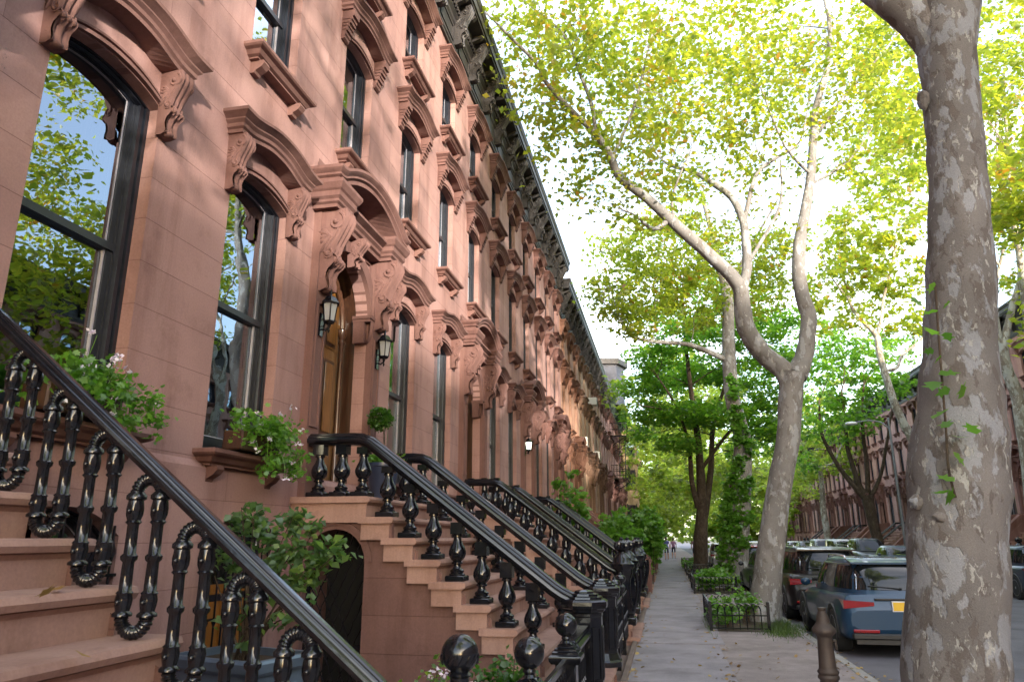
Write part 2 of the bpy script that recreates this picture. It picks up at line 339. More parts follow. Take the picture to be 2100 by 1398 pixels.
@cached
def inner_mesh(what, kind):
    w, z0, zs, rise = WT[kind][:4]; mb = MB(); h = w/2-.1; top = zs+rise
    if what == 'brown':
        for s in (-1, 1):
            y = s*h; mb.box(-.62, -.26, min(y, y+s*.05), max(y, y+s*.05), z0, top)
            for z in (z0+.12, z0+1.32): mb.box(-.58, -.30, min(y, y-s*.012), max(y, y-s*.012), z, z+1.05)
        return mb.mesh('interior_shutter', M['shutter'])
    if what == 'white':
        zm = z0+(zs-z0)*.5
        for s in (-1, 1):
            mb.box(-.27, -.245, min(s*.02, s*h), max(s*.02, s*h), z0+.06, zm)
            for k in range(int((zm-z0-.2)/.033)): z = z0+.12+.033*k; mb.add([(-.243, s*.08, z), (-.235, s*.08, z+.02), (-.235, s*(h-.07), z+.02), (-.243, s*(h-.07), z)], [(0, 1, 2, 3)])
        return mb.mesh('interior_shutter', M['shutter_w'])
    if what == 'blind':
        zb = z0+(top-z0)*.55; mb.box(-.262, -.256, -h, h, zb, top); mb.box(-.268, -.25, -h, h, zb-.02, zb); return mb.mesh('roller_blind', M['curtain'])
    for s in ((-1, 1) if what == 'drapes' else (0,)):
        rows = []
        lo, hi = (-h, h) if s == 0 else sorted((s*h, s*h*.45))
        for z in (z0+.05, (z0+top)/2, top): rows.append([(-.32+.03*math.sin(y*42+z)+.012*math.sin(y*91), y, z) for y in [lo+(hi-lo)*i/50 for i in range(51)]])
        mb.loft(rows, False, False, True)
    return mb.mesh('curtain', M['curtain'])

HOODP = [(0, -.17), (.15, -.17), (.15, -.135), (.17, -.12), (.17, -.085), (.195, -.06), (.195, -.045), (.235, -.015), (.25, -.005), (.25, .025), (0, .05)]
def sweep_hood(mb, w, path, prof=HOODP):
    """path: (t in -1..1, z); ends are mitred back to the wall"""
    pm = max(p for p, v in prof); rows = []
    for p, v in prof:
        e = w/2-(pm-p); row = [(0, -e, path[0][1]+v)]
        row += [(p, t*e, z+v) for t, z in path]; row.append((0, e, path[-1][1]+v)); rows.append(row)
    mb.loft(rows, False, False, False)
def brow(h, flat=.16, n=22):
    out = []
    for i in range(n+1):
        t = -1+2*i/n; u = min(1, abs(t)/(1-flat)); out.append((t, h*(.5+.5*math.cos(math.pi*u**1.25))))
    return out
@cached
def hood_mesh(kind):
    w, z0, zs, rise, hz, hw, sw = WT[kind]; mb = MB(); pth = [(t, z+hz) for t, z in brow(.09)]
    sweep_hood(mb, hw, pth)
    # curved frieze panel between hood and opening: raised fillets
    for d0, d1, x in ((.015, .05, .035), (.08, .10, .03)):
        A = arch(-w/2-d1, w/2+d1, zs-.02, zs, rise+d1*.9)[1:-0 or None]; B = arch(-w/2-d0, w/2+d0, zs-.02, zs, rise+d0*.9)[1:]
        A = A[1:]; B = B[1:]; n = len(A)
        vs = [(x, *p) for p in A]+[(x, *p) for p in B]+[(0, *p) for p in A]+[(0, *p) for p in B]; fs = []
        for i in range(n-1): fs += [(i, i+1, n+i+1, n+i), (i, i+1, 2*n+i+1, 2*n+i), (n+i, n+i+1, 3*n+i+1, 3*n+i)]
        mb.add(vs, fs)
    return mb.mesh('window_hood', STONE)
@cached
def sill_mesh(kind):
    w, z0, zs, rise, hz, hw, sw = WT[kind]; mb = MB()
    pr = [(0, -.13), (.10, -.13), (.10, -.115), (.13, -.10), (.155, -.065), (.19, -.05), (.205, -.035), (.205, -.005), (.19, .0), (0, .012)]
    sweep_hood(mb, sw, [(-1, z0), (1, z0)], pr)
    for s in (-1, 1):
        c = s*(sw/2-.19); mb.prism([(0, z0-.13), (.14, z0-.13), (.15, z0-.16), (.12, z0-.20), (.06, z0-.235), (.05, z0-.26), (0, z0-.26)], 'y', c-.05, c+.05)
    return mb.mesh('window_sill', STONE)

def scroll(mb, p, h, w, tap=.75):
    """carved S-scroll console: top at z=0, projecting p"""
    fr = [(1, 0), (1, -.05), (.99, -.11), (.95, -.18), (.87, -.26), (.77, -.34), (.66, -.42), (.58, -.48), (.55, -.53), (.60, -.57), (.67, -.61), (.68, -.65), (.60, -.69), (.48, -.73), (.42, -.78), (.40, -.84), (.44, -.89), (.47, -.93), (.42, -.97), (.25, -1.), (0, -1.)]
    rows = []; nc = 13
    for i, (a, z) in enumerate(fr):
        ww = w*(1+(tap-1)*(-z)); row = []
        for k in range(nc):
            t = -1+2*k/(nc-1); rel = 0
            if 0 < i < 9: rel = .12*p*(abs(math.cos(t*math.pi*1.5))-.35)*(1 if abs(t) < .97 else 0)*(1+.35*math.sin(-z*70))
            elif 9 <= i < 13: rel = .15*p*(abs(math.cos(t*math.pi*2))-.4)
            elif 13 <= i < 19: rel = .13*p*(abs(math.cos(t*math.pi))-.3)*(1+.3*math.sin(-z*60))
            row.append((max(0, a*p+rel), t*ww/2, z*h))
        rows.append(row)
    mb.loft(rows, False, False, True)
    for s in (-1, 1):   # flat flanks
        side = [(0, s*w/2, 0)]+[(a*p, s*w*(1+(tap-1)*(-z))/2, z*h) for a, z in fr]
        mb.add(side, geometry.tessellate_polygon([[Vector((q[0], q[2], 0)) for q in side]]))
        for cx, cz, r0, tr in ((.66, -.16, .125, .022), (.42, -.56, .075, .017)):   # volutes
            yy = s*w*(1+(tap-1)*(-cz))/2
            pts = [(cx*p+h*r0*(1-.19*q)*math.cos(1.1-q*1.35), yy, cz*h+h*r0*(1-.19*q)*math.sin(1.1-q*1.35)) for q in [j*.3 for j in range(15)]]
            mb.tube(pts, [h*tr*(1-.03*j) for j in range(15)], 6); mb.ball((cx*p, yy, cz*h), h*.034, 8, 6)
        yy = s*w*.46
        mb.tube([(.78*p, yy, -.24*h), (.60*p, yy, -.36*h), (.40*p, yy, -.46*h), (.34*p, yy, -.54*h)], h*.018, 6)
        for q in range(6):
            an = 2.5+q*.33; a0 = Vector((.50*p, yy, -.34*h)); ln = h*(.15+.022*q); mb.tube([a0+Vector((math.cos(an)*ln*k, 0, math.sin(an)*ln*k*1.0+.02*h*math.sin(k*3))) for k in (0, .3, .6, .85, 1.0)] if a0.x+math.cos(an)*ln > .01 else [a0, a0+Vector((math.cos(an)*.2*p, 0, math.sin(an)*ln*.6)), Vector((.03*p, yy, -.34*h+math.sin(an)*ln))], [h*.012, h*.026, h*.03, h*.022, h*.006] if a0.x+math.cos(an)*ln > .01 else [h*.012, h*.03, h*.008], 6)
        for q in range(4): mb.ball((.22*p, yy*tap, (-.66-.06*q)*h), h*.045, 8, 6, (1.2, .4, .6))
    for q in (-1, 0, 1): mb.ball((.66*p, q*w*.26, -.625*h), h*.055, 8, 6, (.9, .85, .9))
    mb.ball((.30*p, 0, -.955*h), h*.06, 10, 7, (1.5, w*.34/(h*.06), .9))
@cached
def bracket_mesh(kind):
    mb = MB()
    if kind == 'scroll': scroll(mb, .18, .54, .16)
    elif kind == 'big': scroll(mb, .36, .95, .255)
    elif kind == 'key': scroll(mb, .22, .36, .18)
    else:
        p = [(0, 0), (.17, 0), (.17, -.10), (.14, -.10), (.14, -.15), (.125, -.15), (.125, -.20), (.10, -.20), (.10, -.245), (.085, -.25), (.085, -.30), (.06, -.30), (.06, -.35), (.045, -.36), (.045, -.40), (.02, -.42), (0, -.42)]
        mb.prism(p, 'y', -.075, .075)
        for z in (-.13, -.18, -.225, -.28): mb.box(.02, .155+z*.3, -.085, .085, z-.012, z+.012)
    return mb.mesh('bracket', STONE)

@cached
def surround_mesh():
    mb = MB(); yc = 4.93; A = arch(yc-.86, yc+.86, 2.08, 4.42, .83, 20); B = arch(yc-.68, yc+.68, 2.08, 4.42, .68, 20)
    for s in (-1, 1):       # pilasters with raised fillets and a plinth
        y0, y1 = sorted((yc+s*.68, yc+s*.95)); mb.box(-.0, .09, y0, y1, 2.70, 5.28); mb.box(0, .13, y0-.03, y1+.03, 2.08, 2.66); mb.prism([(0, 2.66), (.13, 2.66), (.10, 2.72), (0, 2.72)], 'y', y0-.03, y1+.03)
        for a, b in ((y0+.035, y0+.06), (y1-.06, y1-.035)): mb.box(.09, .105, a, b, 2.82, 4.2)
        mb.box(.09, .105, y0+.06, y1-.06, 2.82, 2.845); mb.prism([(y0+.06, 4.175), (y1-.06, 4.175), (y1-.06, 4.2), (y0+.06, 4.2)], 'x', .09, .105)
        # fluted impost console
        c = yc+s*.66; mb.box(-.16, .10, c-.10, c+.10, 4.44, 4.48); mb.box(-.16, .085, c-.085, c+.085, 4.40, 4.44)
        rows = []
        for z, q in ((4.40, .08), (4.30, .075), (4.2, .06), (4.14, .03), (4.12, 0)):
            rows.append([(q+.012*abs(math.cos(k*math.pi/2)), c-.08+.16*k/12, z) for k in range(13)])
        mb.loft(rows, False, False, True)
        mb.box(-.15, .0, c-.08, c+.08, 4.12, 4.4)
    n = len(A); k = range(2, n)
    vs = [(.06, *A[i]) for i in k]+[(.06, *B[i]) for i in k]+[(-.16, *B[i]) for i in k]+[(0, *A[i]) for i in k]; q = n-2; fs = []
    for i in range(q-1): fs += [(i, i+1, q+i+1, q+i), (q+i, q+i+1, 2*q+i+1, 2*q+i), (i, i+1, 3*q+i+1, 3*q+i)]
    mb.add(vs, fs)
    # spandrel panel fillets
    for s in (-1, 1):
        mb.box(0, .025, min(yc+s*.2, yc+s*.66), max(yc+s*.2, yc+s*.66), 5.20, 5.225); mb.box(0, .025, min(yc+s*.64, yc+s*.665), max(yc+s*.64, yc+s*.665), 4.75, 5.2)
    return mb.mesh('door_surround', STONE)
@cached
def pediment_mesh():
    mb = MB(); yc = 4.93; W = 2.27
    ent = [(0, 5.26), (.14, 5.26), (.14, 5.31), (.17, 5.33), (.17, 5.37), (.20, 5.40), (.20, 5.43), (.27, 5.47), (.27, 5.50), (0, 5.52)]
    mb.prism(ent, 'y', yc-.80, yc+.80)                       # centre entablature
    for s in (-1, 1):                                           # broken-forward blocks above the consoles
        c = yc+s*.835; w = .52; pr = [(0, -.16), (.30, -.16), (.30, -.12), (.325, -.10), (.325, -.07), (.35, -.04), (.35, .02), (.37, .04), (.40, .10), (.40, .14), (0, .15)]
        m2 = MB(); sweep_hood(m2, .56, [(-1, 5.42), (1, 5.42)], pr); mb.add([(p[0], p[1]+c, p[2]) for p in m2.v], m2.f)
    pr = [(0, -.14), (.33, -.14), (.33, -.09), (.36, -.07), (.36, -.045), (.385, -.02), (.40, .0), (.40, .035), (0, .05)]
    pth = []
    for i in range(27):
        t = -1+2*i/26; u = min(1, abs(t)/.88); pth.append((t, 5.69+.30*(1-u*u)))
    m2 = MB(); sweep_hood(m2, W, pth, pr); mb.add([(p[0], p[1]+yc, p[2]) for p in m2.v], m2.f)
    mb.add([(.03, yc-1.0, 5.5), (.03, yc+1.0, 5.5), (.03, yc+1.0, 5.9), (.03, yc-1.0, 5.9)], [(0, 1, 2, 3)])
    return mb.mesh('pediment', STONE)
@cached
def door_mesh(mat):
    mb = MB(); yc = 4.93; D = arch(yc-.70, yc+.70, 2.1, 4.42, .70, 16); X = -.36
    mb.add([(X, *p) for p in D], [tuple(range(len(D)))])
    n = len(D); mb.add([(-.155, *p) for p in D]+[(X, *p) for p in D], [(i, (i+1) % n, n+(i+1) % n, n+i) for i in range(n)], False, 1)
    for s in (-1, 1):
        a, b = sorted((yc+s*.03, yc+s*.53))
        mb.box(X, X+.03, a, b, 2.12, 4.60, b=.006)
        for z0, z1 in ((2.26, 2.72), (2.86, 3.86), (3.98, 4.42)):
            mb.box(X+.03, X+.045, a+.07, b-.07, z0, z1, b=.006); mb.box(X+.0445, X+.052, a+.10, b-.10, z0+.03, z1-.03, 1); mb.box(X+.05, X+.068, a+.14, b-.14, z0+.07, z1-.07, b=.008)
        y = yc+s*.585
        mb.lathe([(.06, 0), (.06, .07), (.045, .10), (.055, .13), (.034, .17), (.030, 1.98), (.05, 2.03), (.034, 2.07), (.06, 2.13), (.06, 2.20)], (X+.06, y, 2.1), 14, True, 2)
    mb.tube([(X+.06, yc+.585*math.cos(q), 4.32+.66*math.sin(q)) for q in [i*math.pi/22 for i in range(23)]], .035, 8, m=2)
    mb.box(X+.001, X+.04, yc-.62, yc+.62, 4.30, 4.36)
    return mb.mesh('door', [M[mat], M['wood_dark'], M['wood_dark'] if mat == 'wood_dark' else M['wood_mid']])
M['wood_mid'] = wood('brown_turned_wood', (.05, .022, .012), (.11, .05, .028))
@cached
def knob_mesh():
    mb = MB(); mb.ball((-.28, 4.86, 3.05), .035, 10, 8); mb.tube([(-.335, 4.86, 3.05), (-.28, 4.86, 3.05)], .012, 8); return mb.mesh('door_knob', M['brass'])
M['brass'] = simple('aged_brass', (.45, .30, .10), .35, .9, bump=0)

@cached
def cornice_mesh(var):
    top = SHIFT[var][2]; b = top-1.50; mb = MB()
    P = [(0, b), (.05, b), (.05, b+.05), (.075, b+.07), (.075, b+.11), (.05, b+.13), (.05, b+.62), (.08, b+.66), (.08, b+.74), (.13, b+.80), (.13, b+.98), (.17, b+1.02), (.17, b+1.08), (.42, b+1.10), (.42, b+1.16), (.45, b+1.17), (.45, b+1.34), (.47, b+1.36), (.50, b+1.44), (.50, b+1.50), (0, b+1.50)]
    mb.prism(P, 'y', 0.001, PW-.001)
    n = int(PW/.11)
    for i in range(n): y = .05+i*.11; mb.box(.12, .175, y, y+.06, b+.84, b+.95)          # dentils
    for i in range(10):                                                       # modillion blocks
        y = .3+i*.614; mb.prism([(.15, b+1.09), (.40, b+1.09), (.40, b+1.05), (.34, b+1.0), (.25, b+.97), (.15, b+.93)], 'y', y-.05, y+.05)
    for i in range(5):                                                        # large scroll brackets down the frieze
        y = .614+i*1.228; m2 = MB(); scroll(m2, .36, .88, .20); mb.add([(p[0]+.04, p[1]+y, p[2]+b+1.08) for p in m2.v], m2.f)
    for i in range(4):                                                        # frieze panels
        y = 1.228+i*1.228
        for q in ((y-.42, y+.42, b+.20, b+.235), (y-.42, y+.42, b+.52, b+.555), (y-.42, y-.385, b+.235, b+.52), (y+.385, y+.42, b+.235, b+.52)): mb.box(.05, .07, *q)
    return mb.mesh('cornice', M['cornice_g' if var == 'D' else 'cornice'])

# ---- stoops
YL, YR = 4.01, 5.91
def stepx(i, xs): return .90+.243*i+xs-(.13 if i == 10 else 0)
def stepz(i): return 2.08-.198*i
def ext(poly): return poly
@cached
def steps_mesh(xs):
    mb = MB()
    for i in range(0, 11):
        x, z = stepx(i, xs), stepz(i); bx = 0.02 if i == 0 else x-.36
        t = .062; pr = [(bx, z-t), (x-.04, z-t), (x-.012, z-t+.006), (x, z-t/2), (x-.012, z-.006), (x-.04, z), (bx, z)]
        mb.prism(pr, 'y', YL-.20, YR+.20)
        pr = [(bx+.02, z-.215 if i else z-.25), (x-.05, z-.215 if i else z-.25), (x-.05, z-.085), (x-.03, z-t-.001), (bx+.02, z-t-.001)]
        mb.prism(pr, 'y', YL-.165, YR+.165)
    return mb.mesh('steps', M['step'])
@cached
def cheek_mesh(xs):
    mb = MB()
    poly = [(.0, -.2), (stepx(10, xs)-.1, -.2), (stepx(10, xs)-.1, .0)]
    for i in range(9, 0, -1): poly += [(stepx(i, xs)-.02, stepz(i)-.2), (stepx(i, xs)-.02, stepz(i)-.12)]
    poly += [(stepx(0, xs), 1.85), (0, 1.85)]
    hole = arch(.20, .83, -.15, 1.46, .31, 12)
    for y, s in ((YL-.10, 1), (YR+.10, -1)):
        mb.sheet(poly, [hole], lambda p: (p[0], y, p[1]))
        n = len(hole); mb.add([(p[0], y, p[1]) for p in hole]+[(p[0], y+s*.7, p[1]) for p in hole], [(i, (i+1) % n, n+(i+1) % n, n+i) for i in range(n)])
        mb.add([(.1, y+s*.55, -.2), (.95, y+s*.55, -.2), (.95, y+s*.55, 1.9), (.1, y+s*.55, 1.9)], [(0, 1, 2, 3)], False, 1)  # near-black sheet put in to darken the inside of the archway
        o = arch(.12, .91, 1.40, 1.46, .39, 12)[2:]; q = arch(.165, .865, 1.40, 1.46, .35, 12)[2:]; m = len(o)   # raised arch band
        mb.add([(p[0], y-s*.02, p[1]) for p in o]+[(p[0], y-s*.02, p[1]) for p in q]+[(p[0], y, p[1]) for p in o]+[(p[0], y, p[1]) for p in q],
               [f for i in range(m-1) for f in ((i, i+1, m+i+1, m+i), (i, i+1, 2*m+i+1, 2*m+i), (m+i, m+i+1, 3*m+i+1, 3*m+i))])
        pts = [(.80, 1.83)]+[(.80+.30*(1-math.cos(t))*.95, 1.83-.17*math.sin(t)) for t in [k*math.pi/16 for k in range(9)]]+[(1.12, 1.66), (1.12, 1.83)]
        mb.prism([(p[0]+xs, p[1]) for p in pts], 'y', *sorted((y, y-s*.06)))
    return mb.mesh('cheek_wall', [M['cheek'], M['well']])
@cached
def gate_mesh():
    mb = MB(); y = 0
    for k in range(-6, 9):
        for s in (1, -1):
            a = (.20+.1*k, -.1); pts = []
            for j in range(40):
                z = -.1+j*.05; x = .2+.1*k+s*(z*.45)+.006*math.sin(z*40); top = 1.46+.31*math.sqrt(max(0, 1-((x-.515)/.315)**2)) if abs(x-.515) < .315 else 0
                if .2 < x < .83 and z < top: pts.append((x, y+s*.006, z))
            if len(pts) > 2: mb.tube(pts, .006, 5)
    for x in (.215, .815): mb.box(x-.015, x+.015, y-.02, y+.02, -.1, 1.5)
    mb.box(.2, .83, y-.015, y+.015, .66, .70)
    return mb.mesh('iron_gate', M['iron'])
RP = [(-.2, 2.60), (.14, 2.60), (.60, 2.60), (.70, 2.592), (.78, 2.56), (.86, 2.50), (1.2, 2.245), (1.6, 1.945), (2.0, 1.645), (2.4, 1.345), (2.62, 1.18), (2.70, 1.128), (2.78, 1.09), (2.86, 1.068), (2.96, 1.06)]
def railz(x):
    for (a, z0), (b, z1) in zip(RP, RP[1:]):
        if a <= x <= b: return z0+(z1-z0)*(x-a)/(b-a)
    return RP[-1][1]
RPROF = [(-.055, 0), (-.062, .018), (-.095, .028), (-.105, .05), (-.10, .072), (-.082, .08), (-.082, .09), (-.072, .105), (-.05, .11), (-.05, .116), (-.03, .128), (.03, .128), (.05, .116), (.05, .11), (.072, .105), (.082, .09), (.082, .08), (.10, .072), (.105, .05), (.095, .028), (.062, .018), (.055, 0)]
@cached
def handrail_mesh(stone, first, wide):
    mb = MB(); pts = [p for p in RP if p[0] >= .14]; rows = []; ku, kv = 1., 1.
    if stone == 'ring': pts = [(.1, 2.77), (.42, 2.76), (.50, 2.745), (.58, 2.705), (.64, 2.66), (1.2, 2.225), (1.9, 1.681), (2.6, 1.137), (2.70, 1.05), (2.80, 1.0), (2.94, .985)]; ku, kv = .43, .50
    for i, (x, z) in enumerate(pts):
        a = pts[max(i-1, 0)]; b = pts[min(i+1, len(pts)-1)]; t = Vector((b[0]-a[0], b[1]-a[1])).normalized(); nx, nz = -t.y, t.x
        rows.append([(x+nx*v*kv, u*ku, z+nz*v*kv) for u, v in RPROF])
    mb.loft(rows, True, True, True)
    if stone == 'vase':
        xs = 0
        for x, z0 in [(.25, 2.08), (.5, 2.08), (.73, 2.08)]+[(stepx(i, 0)-.14, stepz(i)) for i in range(1, 8)]:
            zb = z0+.44; zt = max(railz(x+.065), zb+.02)+.03; mb.box(x-.058, x+.058, -.058, .058, zb-.01, zt)
    return mb.mesh('handrail', M['iron'], 30)
VASE = [(.03, .045), (.075, .05), (.078, .065), (.06, .075), (.066, .085), (.066, .10), (.045, .112), (.034, .135), (.034, .15), (.052, .158), (.052, .172), (.04, .18), (.058, .195), (.075, .22), (.083, .25), (.082, .275), (.07, .31), (.05, .345), (.038, .38), (.036, .40), (.05, .405), (.05, .42), (.042, .425), (.05, .44), (.0, .445)]
@cached
def baluster_mesh(kind):
    mb = MB()
    if kind == 'vase':
        mb.box(-.094, .094, -.094, .094, 0, .052, b=.008); mb.lathe(VASE, (0, 0, 0), 20)
    elif kind == 'carved':
        mb.box(-.08, .08, -.08, .08, 0, .06, b=.008)
        rows = []
        for r, z in [(.05, .06), (.04, .10), (.05, .13), (.085, .20), (.09, .27), (.075, .34), (.045, .40), (.055, .42), (.055, .45), (.045, .5), (.045, .56)]:
            rows.append([((r*(1+.14*math.cos(8*q+z*9)*(1 if .12 < z < .36 else 0)))*math.cos(q), (r*(1+.14*math.cos(8*q+z*9)*(1 if .12 < z < .36 else 0)))*math.sin(q), z) for q in [i*2*math.pi/32 for i in range(32)]])
        mb.loft(rows, True, True, True); mb.box(-.05, .05, -.05, .05, .54, .66)
    return mb.mesh('baluster', M['iron'])
@cached
def ring_mesh():
    """elongated cast-iron loop standing on a tread; top touches the handrail"""
    mb = MB(); h = .665; a = .058; r = .026
    for s in (-1, 1):
        pr = [(r*1.0, .085), (r*1.5, .09), (r*1.5, .10), (r*1.05, .11), (r*1.35, .135), (r*1.42, .155), (r*1.15, .175), (r*1.3, .18), (r*1.0, .19), (r*.92, .30), (r*1.3, .31), (r*1.3, .325), (r*.95, .335), (r*.9, .45), (r*1.25, .46), (r*1.0, .468), (r*1.4, .49), (r*1.45, .515), (r*1.2, .54), (r*1.15, .548), (r*1.55, .555), (r*1.55, .57), (r, .585)]
        rows = []
        for q, z in pr:
            fl = .10 if (.19 <= z <= .31 or .335 <= z <= .455) else (.16 if (.12 < z < .16 or .48 < z < .53) else 0)
            rows.append([(s*a+q*(1-fl*abs(math.cos(4*t)))*math.cos(t), q*(1-fl*abs(math.cos(4*t)))*math.sin(t), z) for t in [k*2*math.pi/24 for k in range(24)]])
        mb.loft(rows, True, True, True, 0)
    for zc, sg in ((.085, -1), (.58, 1)):
        N = 48; pts = [(a*math.cos(math.pi*i/N), 0, zc+sg*a*math.sin(math.pi*i/N)) for i in range(N+1)]
        mb.tube(pts, [r*(1.0+.11*math.sin(i*math.pi/1.9)) for i in range(N+1)], 12)
    for s in (-1, 1):
        for z in (.145, .505): mb.ball((s*a, -r*1.35, z), .011, 8, 6); mb.ball((s*a, r*1.35, z), .011, 8, 6)
    return mb.mesh('baluster', M['iron'], 50)
@cached
def newel_mesh(kind):
    mb = MB(); O = math.pi/8
    if kind == 'octagon':
        mb.lathe([(.215, 0), (.215, .05), (.20, .07), (.185, .10), (.175, .12), (.165, .14), (.165, .70), (.17, .71), (.17, .73), (.19, .745), (.20, .77)], (0, 0, 0), 8, False, rot=O)
        mb.lathe([(.20, .765), (.215, .775), (.222, .80), (.22, .83), (.205, .845), (.175, .852), (.172, .868), (.135, .876), (.132, .892), (.095, .90), (.09, .915), (.055, .925), (.0, .93)], (0, 0, 0), 8, False, rot=O)
        for k in range(8):  # fluted panel frames on each face
            a = k*math.pi/4; c, s_ = math.cos(a), math.sin(a); ap = .165*math.cos(O)
            for u0, u1, z0, z1 in ((-.05, -.037, .18, .62), (.037, .05, .18, .62), (-.037, .037, .18, .193), (-.037, .037, .607, .62)):
                vs = [(c*x-s_*u, s_*x+c*u, z) for x in (ap-.002, ap+.010) for u, z in ((u0, z0), (u1, z0), (u1, z1), (u0, z1))]
                mb.add(vs, [(4, 5, 6, 7), (0, 1, 5, 4), (1, 2, 6, 5), (2, 3, 7, 6), (3, 0, 4, 7)])
    elif kind == 'ball':
        mb.box(-.10, .10, -.10, .10, 0, .66, b=.01); mb.box(-.13, .13, -.13, .13, .66, .72, b=.012); mb.box(-.11, .11, -.11, .11, .72, .75); mb.lathe([(.10, .74), (.06, .78), (.035, .80), (.035, .825), (.045, .835), (.03, .85)], n=16)
        mb.ball((0, 0, .905), .068, 24, 16)
        for k in range(16):
            a = k*math.pi/8; pts = [(.0695*math.cos(a+q*.5)*math.cos(q), .0695*math.sin(a+q*.5)*math.cos(q), .905+.0695*math.sin(q)-.01) for q in (-.35, -.2, 0, .12)]
            mb.tube(pts, .0025, 4)
    else:
        mb.box(-.20, .20, -.20, .20, 0, .12, b=.015); mb.box(-.17, .17, -.17, .17, .12, .16); rows = []
        for r, z in [(.15, .16), (.17, .22), (.15, .30), (.115, .42), (.105, .58), (.12, .72), (.16, .84), (.17, .88), (.20, .92), (.20, .97), (.165, 1.0), (.15, 1.06), (.12, 1.10), (.075, 1.14), (.065, 1.17), (.10, 1.19), (.125, 1.23), (.13, 1.28), (.115, 1.32), (.06, 1.35), (.03, 1.37), (.035, 1.39), (.0, 1.42)]:
            fl = .07 if z > 1.18 else (.10 if .2 < z < .85 else .02); n = 32
            sq = .35 if z < 1.1 else 0
            rows.append([((r*(1+fl*math.cos(16*q if z > 1.18 else 4*q)))*(math.cos(q)), (r*(1+fl*math.cos(16*q if z > 1.18 else 4*q)))*math.sin(q), z) for q in [i*2*math.pi/n for i in range(n)]])
        mb.loft(rows, True, True, True)
        for k in range(4):
            a = k*math.pi/2; pts = [(math.cos(a)*(.15+.09*math.sin(q*2.2)), math.sin(a)*(.15+.09*math.sin(q*2.2)), .2+.62*q) for q in [j/10 for j in range(11)]]; mb.tube(pts, [.035-.012*math.sin(j*.31) for j in range(11)], 8)
    return mb.mesh('newel_post', M['iron'])
@cached
def stone_rail_mesh():
    mb = MB()
    poly = [(0, 0), (2.98, 0), (2.98, .98), (2.7, 1.02), (.95, 2.55), (0, 2.65)]; mb.prism(poly, 'y', -.13, .13)
    cap = [(0, 2.65), (.96, 2.55), (2.72, 1.02), (3.03, .98), (3.03, 1.10), (2.76, 1.14), (1.0, 2.68), (0, 2.78)]; mb.prism(cap, 'y', -.18, .18)
    pan = [(1.0, 1.9), (2.6, .55), (2.6, .9), (1.0, 2.3)]; mb.prism(pan, 'y', -.15, .15)
    return mb.mesh('stone_balustrade', M['stone'])
@cached
def lantern_mesh():
    mb = MB(); H = 6
    mb.box(-.105, -.085, -.035, .035, -.36, -.10); mb.tube([(-.09, 0, -.28), (-.04, 0, -.30), (0, 0, -.265), (0, 0, -.22)], .011, 8); mb.tube([(-.09, 0, -.16), (-.05, .0, -.2), (-.06, 0, -.25), (-.09, 0, -.25)], .008, 6)
    mb.lathe([(.004, -.33), (.014, -.30), (.006, -.28), (.02, -.25), (.02, -.235), (.05, -.222), (.066, -.21), (.066, -.195)], n=H, smooth=False)
    for k in range(H):
        a = k*math.pi/3; mb.tube([(.062*math.cos(a), .062*math.sin(a), -.2), (.088*math.cos(a), .088*math.sin(a), 0)], .006, 5)
    mb.lathe([(.088, -.005), (.108, -.002), (.108, .012), (.085, .035), (.06, .075), (.045, .088), (.02, .095), (.012, .11), (.018, .12), (.01, .135), (.004, .175), (0, .178)], n=H, smooth=False)
    return mb.mesh('wall_lantern', M['iron'])
@cached
def lantern_glass_mesh(lit):
    mb = MB(); mb.lathe([(.058, -.195), (.083, -.003)], n=6, smooth=False); return mb.mesh('lantern_glass', M['lamp_lit' if lit else 'lamp_glass'])
@cached
def grille_mesh(kind):
    mb = MB(); w = .5
    for k in range(9):
        y = -w+.06+k*.11; mb.tube([(.03, y, .64), (.03, y, 1.72+.1*math.sqrt(max(0, 1-(y/w)**2)))], .009, 6)
        if k % 2 == 0: mb.lathe([(.003, .0), (.016, .05), (.03, .09), (.018, .14), (.004, .19)], (.03, y, 1.5), 8)
        mb.lathe([(.01, 0), (.02, .03), (.01, .06)], (.03, y, 1.0), 8)
    for z in (.70, 1.05, 1.45): mb.box(.02, .04, -w, w, z-.01, z+.01)
    return mb.mesh('window_grille', M['iron'])
@cached
def base_inner_mesh(kind):
    mb = MB(); mb.box(-.30, -.27, -.5, .5, .6, 1.3 if kind == 'o' else .7)
    if kind == 'o':
        for y in (-.45, -.2, .05, .3): mb.box(-.275, -.255, y, y+.2, .66, 1.24)
    return mb.mesh('shutter', M['shutter_o'])

